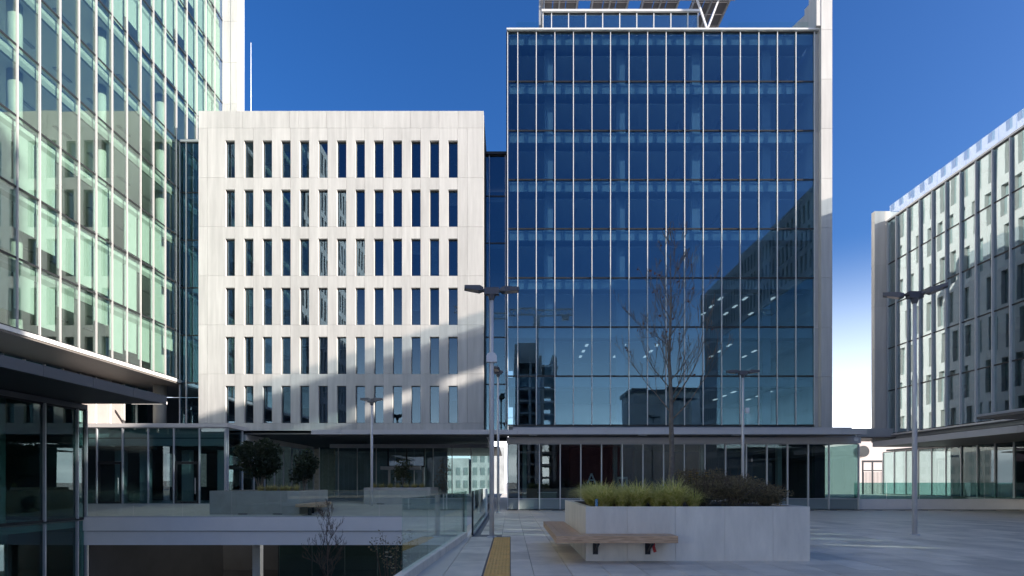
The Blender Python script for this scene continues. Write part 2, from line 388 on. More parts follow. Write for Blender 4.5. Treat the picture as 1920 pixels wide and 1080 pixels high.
# ================================================================== WHITE OFFICE BUILDING
WX0, WX1 = -20.66, -1.77
wb = thing('white_office_building', 'white stone office block with six rows of narrow upright windows', 'office building', (-11.2, D, 0))
pitch, ow, oh = 1.230, .62, 2.47
X0 = -18.875
rows = [5.75+3.25*k for k in range(6)]       # sill joints
rb = [WX0, -20.06]+[X0+ow+pitch*i for i in range(13)]+[px(876, D), WX1]
gj = .006
lmesh = {}
for r in range(6):
    for i in range(len(rb)-1):
        a, b = rb[i], rb[i+1]; wdt = b-a; H = 3.25
        if r == 5: H = pz(240, D)-rows[5]
        has = 1 <= i <= 13
        key = (round(wdt, 3), round(H, 3), has)
        if key not in lmesh:
            m_ = MB()
            if has: m_.prism([(gj, gj), (wdt-ow, gj), (wdt-ow, oh), (wdt, oh), (wdt, H-gj), (gj, H-gj)] if False else
                             [(gj, gj), (wdt-ow, gj), (wdt-ow, oh), (wdt-gj, oh), (wdt-gj, H-gj), (gj, H-gj)], 'y', 0, .30)
            else: m_.prism([(gj, gj), (wdt-gj, gj), (wdt-gj, H-gj), (gj, H-gj)], 'y', 0, .30)
            lmesh[key] = m_.mesh('stone_panel_shape', M['stone'])
        put('stone_panel', lmesh[key], wb, (a, D+random.uniform(0, .004), rows[r]))
# parapet panels and bottom strip
pp = [WX0, px(388, D), px(455, D), px(543, D), px(560, D), px(612, D), px(648, D), px(701, D), px(770, D), px(823, D), px(859, D), WX1]
zt0, zt1 = pz(240, D), pz(208, D)
for a, b in zip(pp[:-1], pp[1:]): bx('stone_panel', M['stone'], wb, a+gj, D+random.uniform(0, .004), zt0+gj, b-gj, D+.3, zt1)
for i in range(9):
    a = WX0+(WX1-WX0)*i/9; b = WX0+(WX1-WX0)*(i+1)/9
    bx('stone_panel', M['stone'], wb, a+gj, D+.002, 5.25, b-gj, D+.3, 5.75-gj)
# backing behind the joints, with the window openings left out
bk = MB()
edges = [WX0]
for i in range(13): edges += [X0+pitch*i, X0+pitch*i+ow]
edges.append(WX1)
for k in range(0, len(edges), 2): bk.box(edges[k]+.02, D+.301, 5.3, edges[k+1]-.02, D+.42, zt1-.05)
for r in range(7):
    z0 = 5.3 if r == 0 else rows[r-1]+oh+.03; z1 = rows[r]-.0 if r < 6 else zt1-.05
    for i in range(13): bk.box(X0+pitch*i-.02, D+.302, z0, X0+pitch*i+ow+.02, D+.41, z1)
bk.build('backing_wall', M['joint'], wb)
bd = MB()
bd.box(WX0, D+.42, 5.1, WX0+.3, 53, zt1-.02); bd.box(WX1-.3, D+.42, 5.1, WX1, 53, zt1-.02); bd.box(WX0+.3, 52.7, 5.1, WX1-.3, 53, zt1-.02)
bd.box(WX0+.3, D+.42, zt1-.6, WX1-.3, 52.7, zt1-.3)
bd.build('side_wall', M['stone2'], wb)
inn = MB()
for r in range(6): inn.box(WX0+.31, D+.45, rows[r]-.35, WX1-.31, 52.6, rows[r]-.05)
inn.box(WX0+.31, 44, 5.4, WX1-.31, 44.1, zt1-.62)
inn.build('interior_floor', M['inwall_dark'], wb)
sill = MB(); fr = MB()
a = .035
fr.box(-ow/2, -.03, 0, -ow/2+a, .03, oh); fr.box(ow/2-a, -.03, 0, ow/2, .03, oh); fr.box(-ow/2+a, -.03, 0, ow/2-a, .03, a); fr.box(-ow/2+a, -.03, oh-a, ow/2-a, .03, oh)
rdw = random.Random(4)
frm = fr.mesh('window_frame_shape', M['dark_frame'])
for r in range(6):
    for i in range(13):
        xc = X0+pitch*i+ow/2
        wo = put('window', frm, wb, (xc, D+.24, rows[r]))
        put('glass_pane', boxmesh(ow-.072, .02, oh-.072, M['g_white']), wo, (xc, D+.24, rows[r]+oh/2), (wobble(.22), 0, wobble(.5)))
for q in range(20):
    i = rdw.randrange(13); k = rdw.randrange(6); h_ = rdw.choice((.5, .9, 1.4, 2.2))
    bx('roller_blind', M['blind'], wb, X0+pitch*i+.05+.0001*q, D+.33, rows[k]+oh-.04-h_, X0+pitch*i+ow-.05, D+.345, rows[k]+oh-.04)
# soffit of the underpass and its lamps
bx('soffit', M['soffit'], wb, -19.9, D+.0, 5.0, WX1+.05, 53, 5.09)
bx('header_beam', M['alu_light'], wb, -14.3, 46, 4.55, WX1, 46.3, 4.85)
for xx in (-9.3, -4.2): bx('soffit_lamp', M['alu_grey'], wb, xx-.25, 39.5, 4.93, xx+.25, 40, 4.998)
# ================================================================== GLASS LINKS
lk = thing('glass_link', 'dark blue glass link recessed between white block and glass tower', 'building', (-1, 40.2, 0), 'recessed glass links')
lz = [5.2]+[LV[k]-.6 for k in range(1, 6)]+[24.4]
curtain(lk, 'x', 40.2, -1, [-1.76, -1.45, -.35, -.2], [5.2, 8.6, 11.85, 15.1, 18.35, 21.6, 24.4], M['g_tower'], M['alu_grey'], M['dark_frame'], .045, .1)
bx('frame', M['dark_frame'], lk, -1.765, 39.0, 5.1, -1.70, 40.1, 24.6)
bx('roof_cap', M['dark_frame'], lk, -1.69, 40.0, 24.42, -.2, 46, 24.6)
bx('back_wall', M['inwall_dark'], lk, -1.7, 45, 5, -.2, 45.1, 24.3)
for z in (8.6, 11.85, 15.1, 18.35, 21.6): bx('floor_slab', M['inwall'], lk, -1.7, 40.4, z-.3, -.2, 45, z)
lk2 = thing('glass_link', 'dark green glass link between left glass tower and white block', 'building', (-21.6, 39.7, 0), 'recessed glass links')
curtain(lk2, 'x', 39.7, -1, [-22.55, -22.1, -20.7], [5.2, 8.6, 11.85, 15.1, 18.35, 21.6, 25.0], M['g_tower'], M['alu'], M['dark_frame'], .05, .1)
bx('roof_cap', M['alu'], lk2, -22.5, 39.55, 25.02, -20.68, 44, 25.16)
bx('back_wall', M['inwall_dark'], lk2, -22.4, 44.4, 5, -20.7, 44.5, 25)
for z in (8.6, 11.85, 15.1, 18.35, 21.6): bx('floor_slab', M['inwall'], lk2, -22.4, 39.9, z-.3, -20.7, 44.4, z)
# ================================================================== GLASS TOWER
gt = thing('glass_tower', 'tall blue glass office tower with thin silver mullions and white stone end wall', 'office building', (10, D, 0))
TX = [-.18]+[px(970.8, D)+1.2258*i for i in range(17)]
TXR = TX[-1]
curtain(gt, 'x', D, -1, TX, LV[:9], M['g_tower'], M['alu'], M['dark_frame'], .046, .10, .09, .10)
bx('roof_cap', M['alu'], gt, -.25, D-.22, LV[8]+.05, TXR+.35, D+.3, LV[8]+.16)
bx('corner_frame', M['dark_frame'], gt, -.27, D-.05, 5.45, -.20, 46, LV[8]+.03)
for k in range(0, 9):
    bx('floor_slab', M['slab'], gt, -.15, D+.35, LV[k]-.32, TXR, 52, LV[k]-.02)
    if k: bx('ceiling_bulkhead', M['bulk'], gt, -.15, D+.18, LV[k]-.68, TXR, D+.30, LV[k]-.06)
    if k: bx('ceiling', M['ceil'], gt, .4, D+1.2, LV[k]-.74, TXR-.1, 51.5, LV[k]-.66)
bx('core_wall', M['inwall'], gt, .2, 46.5, 5.4, 12.0, 46.7, LV[8]-.4)
bx('core_wall', M['inwall'], gt, 12.1, 49.5, 5.4, TXR, 49.7, LV[8]-.4)
bx('core_wall', M['inwall'], gt, 12.0, 41.5, 5.4, 12.09, 49.4, LV[8]-.4)
for xx in (2.6, 7.5, 12.6, 17.4):
    bx('interior_column', M['inwall'], gt, xx-.28, D+1.0, 5.6, xx+.28, D+1.5, LV[8]-.4)
lamps = MB()
for k, xs in ((2, (5.3, 7.9, 10.2, 15.2, 17.7)), (3, (14.6, 16.3, 18.2)), (1, (15.5, 18))):
    for xx in xs:
        for yy in (40.4, 42.2, 44.0): bx('ceiling_light', M['lamp_on'], gt, xx-.09, yy-.32, LV[k]-.78, xx+.09, yy+.32, LV[k]-.745)
for xx in (4.6, 8, 13.7, 15, 18):
    for k in (5, 6, 7, 8): bx('ceiling_light', M['bulk'], gt, xx-.12, 41, LV[k]-.79, xx+.12, 43.5, LV[k]-.745)
# stone end wall of the tower: narrow front pier of stacked blocks and punched flank
zz = 0
EX0, EX1 = px(1540, D-.4), px(1560.5, D-.4)
zs_ = [4.9]+[LV[k]-.1 for k in range(1, 9)]+[34.8, 38, 42]
for a, b in zip(zs_[:-1], zs_[1:]):
    bx('pier_block', M['stone'], gt, EX0, D-.4, a+.008, EX1, D+1.2, b-.008)
    if b <= LV[8]+.2: bx('reveal_block', M['stone'], gt, TXR+.04, D-.02, a+.008, EX0-.004, D+1.1, b-.008)
ew = MB()
ew.prism([(D+1.2, 4.9), (D+1.2, 34.0), (44.5, 35.6), (62, 35.6), (62, 4.9)], 'x', EX0+.02, EX0+.2)
ew.build('flank_lining', M['stone2'], gt)
ewp = MB(); ewg = MB()
ys = [D+1.25+1.3*i for i in range(18)]
for k in range(0, 9):
    z0 = LV[k]; top = 3.25
    ewp.box(EX0+.42, D+1.2, z0-.05+2.5, EX1, 62, z0+3.15)
    for i, y in enumerate(ys):
        off = .32 if (k % 2) else 0
        ewp.box(EX0+.42, y+off, z0-.1, EX1, y+off+.68, z0+2.45)
    ewg.box(EX0+.32, D+1.3, z0-.1, EX0+.40, 62, z0+2.5)
ewp.build('flank_piers', M['stone2'], gt); ewg.build('flank_glazing', M['spandrel'], gt)
# front brace fins seen above the roof
fh = MB(); fh.prism([(D-.38, LV[8]+.18), (D-.38, 33.7), (D+1.19, 34.1), (D+1.19, LV[8]+.18)], 'x', EX0-.3, EX0-.005); fh.build('flank_head', M['stone'], gt)
# roof balustrades
for x0, x1 in ((px(968, 39.2), px(1012, 39.2)), (px(1366, 39.2), px(1445, 39.2)), (px(1446, 39.2), px(1524, 39.2))):
    bx('roof_balustrade_pane', M['g_rail'], gt, x0, 39.2, LV[8]+.18, x1-.02, 39.22, pz(41, 39.2))
# ground floor glazing
GX = [-.18]+[px(972.8, D)+1.3685*i for i in range(17)]
GX[-1] = 23.05
GXR = GX[-1]
curtain(gt, 'x', D+.06, -1, GX, [.74, 4.36], M['g_ground'], None, M['alu_grey'], tilt=.05, th=.05)
curtain(gt, 'x', D+.06, -1, GX, [.03, .72], M['spandrel'], None, None, tilt=.05, pane='spandrel_panel')
for u in GX: bx('mullion', M['alu'], gt, u-.035, D-.07, .02, u+.035, D+.045, 4.36)
bx('return_glazing', M['g_ground'], gt, GXR-.03, D+.1, .74, GXR, 45, 4.36)
bx('header_beam', M['alu_light'], gt, -.25, D-.12, 4.40, GXR+.1, D+.3, 4.80)
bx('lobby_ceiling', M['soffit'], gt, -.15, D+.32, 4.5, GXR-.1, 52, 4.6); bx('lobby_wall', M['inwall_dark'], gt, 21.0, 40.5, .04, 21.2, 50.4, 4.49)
bx('lobby_wall', M['lobby'], gt, 21.21, 42.5, .04, GXR-.05, 42.7, 4.49)
bx('lobby_floor', M['inwall'], gt, -.1, D+.3, -.02, GXR-.1, 52, .03)
bx('lobby_wall', M['lobby'], gt, -.1, 49, .03, 12, 49.2, 4.8)
bx('lobby_wall', M['dkred'], gt, 4.5, 44.5, .04, 9.5, 44.7, 4.7)
bx('lobby_wall', M['lobby'], gt, 12.1, 50.5, .03, GXR, 50.7, 4.8)
bx('lobby_wall', M['lobby'], gt, -.16, 41, .03, -.1, 50, 4.8)
for xx in (1.0, 7.4, 13.6, 19.0): bx('lobby_column', M['incol'], gt, xx-.14, 41, .03, xx+.14, 41.4, 4.8)
# canopy over the ground floor, fascia panel by panel
cnx = [px(583, 36.5)+1.85*i for i in range(19)]+[22.4]
for a, b in zip(cnx[:-1], cnx[1:]): bx('fascia_panel', M['alu_light'], gt, a+.006, 36.5, 4.84, b-.006, 36.7, 5.13)
bx('canopy_deck', M['soffit_brown'], gt, -12.4, 36.7, 4.86, 22.35, D-.13, 5.08)
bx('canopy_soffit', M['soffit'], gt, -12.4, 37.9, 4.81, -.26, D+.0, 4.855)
bx('canopy_upstand', M['alu_light'], gt, px(962, 37.4), 37.4, 5.09, px(1597, 37.4), 37.6, 5.36)
for xx in (1.2, 8.2, 14.2): bx('soffit_lamp', M['alu_grey'], gt, xx, 37, 4.80, xx+.5, 37.4, 4.858)
# camera under canopy corner
sc_ = thing('security_camera', 'white dome security camera under right canopy corner of tower', 'camera', (22.0, 37.0, 4.6))
b = MB(); b.tube([(22, 37, 4.86), (22, 37, 4.7)], .03, 8); b.build('mount', M['white'], sc_)
b = MB(); b.tube([(22, 37, 4.7), (22, 37, 4.62), (22, 37, 4.5), (22, 37, 4.43)], [.10, .14, .13, .05], 10); b.build('dome', M['white'], sc_)
# penthouse and solar canopy
ph = thing('roof_pavilion', 'low teal glass rooftop room behind the tower parapet', 'building', (7, 41.2, LV[8]))
PX_ = [px(1018, 41.2), px(1034, 41.2)]+[px(1034+31.9*i, 41.2) for i in range(1, 9)]+[px(1308, 41.2)]
curtain(ph, 'x', 41.2, -1, PX_, [LV[8], pz(26, 41.2)], M['g_right'], M['alu'], M['dark_frame'], .06, .1)
bx('roof_cap', M['alu'], ph, PX_[0]-.1, 41.0, pz(25, 41.2), PX_[-1]+.1, 44, pz(21, 41.2))
bx('back_wall', M['inwall'], ph, PX_[0], 43.5, LV[8], PX_[-1], 43.7, pz(27, 41.2))
bx('side_wall', M['spandrel'], ph, PX_[-1]-.03, 41.23, LV[8], PX_[-1], 43.4, pz(27, 41.2))
bx('side_wall', M['spandrel'], ph, PX_[0], 41.23, LV[8], PX_[0]+.03, 43.4, pz(27, 41.2))
pv = thing('solar_canopy', 'rooftop canopy of four dark solar panel bays on steel struts', 'solar array', (9, 44, LV[8]))
ZP = 38.0
for i in range(4):
    xa = 2.24+3.82*i; xb = xa+2.95
    for yk in range(6):
        for xk in range(3):
            x0 = xa+xk*.985; y0 = 40.6+yk*1.15
            bx('solar_panel', M['pv'], pv, x0+.03, y0+.03, ZP+.2, x0+.955, y0+1.12, ZP+.25)
    for xx in (xa+.15, xa+1.47, xb-.15): bx('rafter', M['pv_frame'], pv, xx-.05, 40.5, ZP, xx+.05, 47.7, ZP+.19)
    if i < 3: continue
    b = MB(); b.bar((xa+1, 43.4, ZP-2.4), (xa+.2, 43.4, ZP-.02), .12, .12); b.bar((xa+1, 43.4, ZP-2.4), (xa+1.9, 43.4, ZP-.02), .12, .12)
    b.bar((xa+1, 43.4, LV[8]), (xa+1, 43.4, ZP-2.3), .16, .16); b.build('strut', M['white'], pv)
bx('purlin', M['pv_frame'], pv, 2.2, 43.3, ZP-.14, 16.8, 43.5, ZP-.005)
bx('purlin', M['pv_frame'], pv, 2.2, 46.9, ZP-.14, 16.8, 47.1, ZP-.005)
b = MB(); 
for zz in range(6): b.bar((2.15, 42.5, LV[8]+zz*1.05), (2.45, 42.5, LV[8]+(zz+1)*1.05), .05, .05)
b.box(2.08, 42.4, LV[8], 2.2, 42.55, ZP-.02); b.box(2.42, 42.4, LV[8], 2.5, 42.55, ZP-.02); b.build('lattice_post', M['pv_frame'], pv)
# ================================================================== LEFT GLASS TOWER
lt = thing('left_glass_tower', 'tall left office tower of pale green glass with roller blinds', 'office building', (-26, 36, 0))
LX = -22.65
LY = [24.09+1.27*i for i in range(18)]
LZ = [8.85+3.25*k for k in range(11)]
curtain(lt, 'y', LX, 1, LY, LZ, M['g_left'], M['alu_left'], M['dark_frame'], .06, .10, .10, .10, cull=True)
NY0 = 14.0
nn = MB()
for k in range(10):
    for i in range(7): nn.box(LX-.01, NY0+i*1.44+.02, LZ[k]+.02, LX+.01, NY0+(i+1)*1.44-.02, LZ[k+1]-.02)
nn.build('near_glazing', M['g_left'], lt)
for k in range(0, 11):
    z = LZ[k]
    bx('floor_slab', M['ceil'], lt, -33, NY0, z-.34, LX-.22, 45.6, z-.03)
    bx('ceiling_bulkhead', M['bulk_green'], lt, LX-.35, NY0, z-.62, LX-.22, 45.6, z-.04) if k else None
bx('core_wall', M['ceil'], lt, -33.2, NY0, 8.6, -33.0, 45.6, LZ[-1])
bx('end_wall', M['inwall'], lt, -33, 45.4, 8.6, LX-.4, 45.6, LZ[-1])
for yy in (27.9, 33.7, 39.4, 44.6):
    for k in range(10):
        if not inframe(-23.9, yy, LZ[k]+1.6, 260): continue
        c = MB(); c.tube([(-23.8, yy, LZ[k]-.02), (-23.8, yy, LZ[k+1]-.35)], .31, 14); c.build('interior_column', M['incol'], lt, smooth=True)
drawn = {0: 'ccaaabadcbbbdaab', 1: 'xabaxx.ccb.baab', 2: 'xx.a..............'}
for k in range(10):
    for i in range(17):
        r = random.random()
        yc = (LY[i]+LY[i+1])/2
        zc = LZ[k]+1.6
        if not inframe(LX, yc, zc, 60): continue
        ypix = 905-(zc-HE)/yc*F; xpix = 957+LX/yc*F
        fr_ = 0
        if k <= 1: fr_ = random.choice([.55, .7, .8, .9, .62, .0, .95, .3]) if k == 0 else random.choice([.9, .95, .95, .45, .6, .8, .9, 0])
        elif k == 2 and xpix < 110: fr_ = .97
        elif k == 2 and random.random() < .3: fr_ = .9
        elif xpix > 200 and ypix < (xpix-200)*1.05+10: fr_ = random.choice([.97, .97, .8, .85, .97, .6])
        if fr_ > 0:
            h_ = (LZ[k+1]-.64-LZ[k])*fr_
            put('roller_blind', boxmesh(1.17, .012, h_, M['blind']), lt, (LX-.17, yc, LZ[k+1]-.64-h_/2), (0, 0, R(90)))
# ceiling lamps of the left tower seen as dark dashes
for k in range(1, 9):
    for yy in range(6):
        y = 27.5+yy*2.6
        for xx in (-25.2, -27.4):
            bx('ceiling_light', M['slab'], lt, xx-.1, y-.6, LZ[k]-.40, xx+.1, y+.6, LZ[k]-.345)
# stone end fin
fz = [8.3]+[LZ[k] for k in range(1, 11)]+[45]
for a, b in zip(fz[:-1], fz[1:]):
    bx('fin_block', M['stone'], lt, LX+.02, 45.75, a+.008, px(433, 45.75), 46.9, b-.008)
    bx('fin_block', M['stone'], lt, px(433, 45.75)+.006, 45.73, a+.008, px(445.5, 45.75), 46.9, b-.008)
bx('edge_trim', M['alu'], lt, LX-.3, NY0, 8.60, LX+.20, 45.7, 8.80)
bx('undercroft_soffit', M['soffit_brown'], lt, -26.5, NY0, 8.50, LX+.15, 45.7, 8.58)
bx('undercroft_beam', M['alu_grey'], lt, -26.3, NY0, 7.9, -26.05, 42, 8.2)
for i in range(12):
    y0 = 26+i*1.35
    bx('undercroft_panel', M['undercroft'] if 6 <= i <= 9 else M['g_podium'], lt, -26.4, y0+.03, 5.5, -26.34, y0+1.32, 8.48)
    bx('undercroft_mullion', M['alu'], lt, -26.33, y0-.04, 5.5, -26.2, y0+.04, 8.48)
c = MB(); c.tube([(-24.3, 40.3, 5.4), (-24.3, 40.3, 8.5)], .42, 16); c.build('undercroft_column', M['incol'], lt, smooth=True)
bx('undercroft_wall', M['inwall_dark'], lt, -33, 45.8, 5, -20.7, 46, 8.5); bx('undercroft_wall', M['inwall_dark'], lt, -31, NY0, 5, -30.8, 45.7, 8.5)
bx('base_wall', M['inwall_dark'], lt, -27.3, 27.1, -.1, -26.8, 35.8, 5.4)
bx('undercroft_rail', M['alu'], lt, -24.9, 38.2, 6.95, -22.6, 38.3, 7.12)
# podium of the left tower with dark glass and broad canopy
pd = thing('left_podium', 'dark shaded glass podium in the near left under a broad canopy', 'building', (-19.7, 24, -4.8))
PG = -19.7
curtain(pd, 'y', PG, 1, [17.6, 19.9, 22.2, 24.5, 26.35, 26.9], [.16, 5.15], M['g_podium'], M['alu_grey'], M['dark_frame'], .07, .12, .1, .12)
curtain(pd, 'y', PG, 1, [17.6, 19.9, 22.2, 24.5, 26.35, 26.9], [-4.8, .06], M['g_podium'], M['alu_grey'], None, .07, .12, .1)
bx('corner_post', M['dark_frame'], pd, PG-.1, 26.92, -4.8, PG+.04, 27.02, 5.4)
bx('header', M['canopy_dark'], pd, PG-.05, 17, 5.18, PG+.1, 26.95, 5.40)
bx('floor_slab', M['slab'], pd, -25.5, 14, -.25, PG-.15, 26.9, .10)
bx('back_wall', M['inwall_dark'], pd, -25.8, 14, -4.8, -25.6, 26.9, 5.4)
bx('end_wall', M['inwall_dark'], pd, -25.6, 26.6, -4.8, PG-.3, 26.75, 5.4); bx('ceiling', M['soffit'], pd, -25.6, 14, 5.3, PG-.11, 26.7, 5.38); bx('basement_wall', M['inwall'], pd, -23, 14, -4.8, -22.9, 26.5, -.3)
bx('partition', M['inwall'], pd, -23.4, 22.9, .1, -22.5, 23.1, 3.4)
for y in (19.5, 24.2):
    c = MB(); c.tube([(-21.3, y, -4.7), (-21.3, y, 5.4)], .22, 12); c.build('column', M['incol'], pd, smooth=True)
bx('canopy', M['soffit'], pd, -26, 8, 5.44, -16.05, 26.85, 5.56)
for i in range(8): bx('canopy_fascia', M['canopy_dark'], pd, -16.04, 8+2.36*i+.006, 5.42, -15.9, 8+2.36*(i+1)-.006, 5.80)
bx('canopy_roof', M['alu_grey'], pd, -26, 8, 5.57, -16.05, 26.85, 5.78)
# the near wing of the left tower, mirrored in the windows of the white block
wing = thing('white_tower_wing', 'white stone wing with narrow windows adjoining the left glass tower', 'office building', (-24, 5, 0))
wp = MB(); wg = MB()
for k in range(0, 11):
    z0 = LV[k]
    wp.box(LX-.35, -6, z0+2.45, LX, 13.9, z0+3.25)
    for i in range(16):
        y = -6+1.25*i; wp.box(LX-.35, y, z0, LX, y+.63, z0+2.45)
wg.box(LX-.5, -6, 5.6, LX-.4, 13.9, LV[10]+2)
wp.box(LX-10, -6, 5.6, LX-.36, -5.6, LV[10]+3.2)
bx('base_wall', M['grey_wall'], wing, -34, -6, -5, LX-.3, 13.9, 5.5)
wp.build('stone_pier', M['stone2'], wing); wg.build('window_glazing', M['g_left'], wing)
# ================================================================== GLAZED PAVILION
pvl = thing('glazed_pavilion', 'single storey glazed pavilion on the terrace in front of the white block', 'pavilion', (-21, 36, .45))
VY, VX = 36.0, -17.57
VU = [-27.15]+[-25.565+1.585*i for i in range(6)]
VU.append(VX-.02)
curtain(pvl, 'x', VY, -1, VU, [.48, 5.2], M['g_ground'], M['alu_grey'], M['alu_grey'], .07, .1, .06, .06, skip=lambda i, j: i in (1, 4))
for i in (1, 4):
    a, b = VU[i], VU[i+1]
    put('glass_pane', boxmesh(b-a-.03, .022, 5.2-3.15, M['g_ground']), pvl, ((a+b)/2, VY, (5.2+3.12)/2))
    d = MB(); d.box(a+.05, VY-.04, .5, a+.17, VY+.03, 3.1); d.box(b-.17, VY-.04, .5, b-.05, VY+.03, 3.1); d.box(a+.17, VY-.04, 2.94, b-.17, VY+.03, 3.1); d.box(a+.17, VY-.04, .5, b-.17, VY+.03, .64)
    do = d.build('door', M['dark_frame'], pvl)
    put('glass_pane', boxmesh(b-a-.36, .02, 2.28, M['g_ground']), do, ((a+b)/2, VY, 1.79))
    bb = MB(); bb.tube([(b-.25, VY-.09, 1.1), (b-.25, VY-.09, 2.1)], .018, 6); bb.build('handle', M['alu'], do)
VS = [36.05]+[38+1.72*i for i in range(9)]
curtain(pvl, 'y', VX, 1, VS, [.48, 5.2], M['g_ground'], M['alu_grey'], None, .06, .1, .06)
bx('roof_edge', M['alu_light'], pvl, -27.2, VY-.15, 5.22, VX+.12, VY+.2, 5.46)
bx('roof_edge', M['alu_light'], pvl, VX-.2, VY+.21, 5.22, VX+.12, 51.5, 5.46) if False else bx('roof_edge', M['alu_light'], pvl, VX-.15, VY+.21, 5.22, VX+.12, D-.02, 5.46)
bx('roof_edge', M['alu_light'], pvl, VX-.15, D-.01, 4.95-.35, VX+.10, 51.5, 4.98)
bx('roof_slab', M['slab'], pvl, -27.2, VY+.21, 5.22, VX-.16, D-.05, 5.4)
bx('side_wall', M['inwall_dark'], pvl, -27.4, VY, .4, -27.22, 44.2, 5.2)
bx('ceiling_bulkhead', M['bulk'], pvl, -27.1, VY+.25, 4.1, VX-.2, VY+.4, 5.2)
bx('bulkhead_joint', M['dark_frame'], pvl, -27.1, VY+.22, 4.55, VX-.2, VY+.249, 4.60)
for i in range(9): bx('ceiling_slat', M['inwall_dark'], pvl, -27, 36.9+i*.45, 3.9, VX-.3, 37.0+i*.45, 4.1)
hw = MB()   # back wall with four openings
for a, b in ((-27.2, -26.2), (-25.6, -24.9), (-24.3, -23.6), (-23.0, -22.2), (-21.3, VX-1)): hw.box(a, 44, .45, b, 44.3, 4.9)
hw.box(-27.2, 44, .451, VX-1, 44.29, 1.5); hw.box(-27.2, 44, 4.0, VX-1, 44.29, 4.88)
hw.build('back_wall', M['inwall_dark'], pvl)
for xx in (-25.2, -23.6, -20.9, -18.6): bx('inner_column', M['inwall'], pvl, xx-.25, 37.4, .45, xx+.25, 37.9, 5.2)
gw = MB(); gw.box(-34, 56, .0, -17, 56.4, 6)
tag(gw.build('garden_wall', mat('yellow_stone_wall', (.42, .38, .28), .9, noise=.35, nscale=4), loc=(-25, 56, 0)), 'yellowish stone garden wall glimpsed through the pavilion windows', 'wall')
# ================================================================== ENTRANCE under the white block
en = thing('entrance_glazing', 'set-back glazed entrance hall beneath the white stone block', 'glass wall', (-9, 53, .45))
EU = [-17.4+1.727*i for i in range(10)]
curtain(en, 'x', 53, -1, EU, [.48, 5.0], M['g_ground'], M['alu'], M['dark_frame'], .07, .1, .08, .06)
bx('back_wall', M['hall'], en, -20, 60, .4, -6.5, 60.2, 5); bx('ceiling', M['soffit'], en, -20, 53.1, 5.02, -1, 70, 5.12)
bx('floor', M['inwall'], en, -17.4, 53.1, .4, -1, 70, .47)
po = thing('entrance_porch', 'dark framed porch with white canopy board at the main entrance', 'porch', (-9.3, 52.4, .45))
d = MB()
for xx in (-11.0, -9.35, -7.75): d.box(xx-.06, 52.3, 3.3, xx+.06, 52.5, 4.98)
d.box(-11.06, 52.28, 4.86, -7.69, 52.5, 5.0); d.box(-11.06, 52.28, 3.2, -7.69, 52.5, 3.32); d.build('upper_frame', M['dark_frame'], po)
for a, b in ((-10.94, -9.41), (-9.29, -7.81)): bx('glass_pane', M['g_right'], po, a, 52.4, 3.33, b, 52.42, 4.85)
bx('canopy_board', M['white'], po, -11.5, 51.4, 2.95, -8.0, 52.27, 3.25)
for xx in (-10.9, -7.8): bx('post', M['alu'], po, xx-.09, 52.2, .47, xx+.09, 52.4, 3.19)
for k, (x0, x1, hh, lb) in enumerate(((-16, -11.5, 9, 'pale block seen through the left of the entrance glazing'), (-11, -7.2, 6, 'lower pale block seen through the entrance glazing'), (-6.8, -1.0, 8, 'pale block seen through the right end of the entrance glazing'))):
    q = thing('distant_block', lb, 'building', ((x0+x1)/2, 100, 0), 'pale blocks beyond the entrance')
    bx('wall', M['hall'], q, x0, 100, -.1, x1, 108, hh)
    for kk in range(int(hh//2.2)):
        for ii in range(3): bx('window', M['spandrel'], q, x0+.4+ii*1.3, 99.96, .9+kk*2.2, x0+1.1+ii*1.3, 100.05, 2.2+kk*2.2)
# ================================================================== RIGHT GLASS BUILDING
rt = thing('right_glass_building', 'right hand glass office building with mirrored reflections and glass roof rail', 'office building', (29, 38, 0))
RX = 29.1
RY = [43.7-1.247*i for i in range(16)][::-1]+[44.75]
RZ = [5.5]+LV[1:6]; RZ = [5.55, 8.85, 12.1, 15.35, 18.6, 21.85]
curtain(rt, 'y', RX, -1, RY, RZ, M['g_right'], M['alu_grey'], M['dark_frame'], .07, .15, .16, .08, cull=True)
RD = 6.5
rn = MB()
for k in range(5):
    for i in range(24): rn.box(RX-.01, -5+i*1.24+.02, RZ[k]+.02, RX+.01, -5+(i+1)*1.24-.02, RZ[k+1]-.02)
rn.build('near_glazing', M['g_right'], rt)
for k in range(6):
    bx('floor_slab', M['slab'], rt, RX+.2, -5, RZ[k]-.4, RX+RD, 44.7, RZ[k]-.02)
bx('core_wall', M['inwall'], rt, RX+3.5, 30, 5.2, RX+3.7, 44.5, 21.4)
bx('end_wall', M['inwall'], rt, RX+.1, 44.55, 5.2, RX+RD, 44.7, 21.8)
bx('core_wall', M['inwall'], rt, RX+2.5, -5, 12.1, RX+2.7, 29.9, 18.3)  # unseen wall, height set to block the sun below the top floor
for z0, z1, sh in ((5.2, 8.4, 0), (8.5, 12.08, .6)):  # unseen wall pierced with slits, added to throw sun streaks on the paving
    for q in range(17):
        y0 = -5+2.05*q+sh*.5; bx('sun_slit_pier', M['inwall'], rt, RX+2.5, y0, z0, RX+2.7, min(29.9, y0+1.45), z1)
for k in range(5):
    for y in (20, 26, 32, 37, 42): bx('interior_column', M['ceil'], rt, RX+1, y-.25, RZ[k], RX+1.4, y+.25, RZ[k+1]-.4)
for k in range(1, 6): bx('ceiling_bulkhead', M['bulk'], rt, RX+.15, 29, RZ[k]-.75, RX+.19, 44.5, RZ[k]-.05)
bx('roof_cap', M['alu'], rt, RX-.12, -5, 21.9, RX+.3, 44.8, 22.02)
for i in range(18):
    y0 = 22.3+i*1.247; put('roof_balustrade_pane', boxmesh(1.23, .02, 1.05, M['g_parapet']), rt, (RX+.1, y0+.62, 22.57), (wobble(.1), 0, R(90)+wobble(.15)))
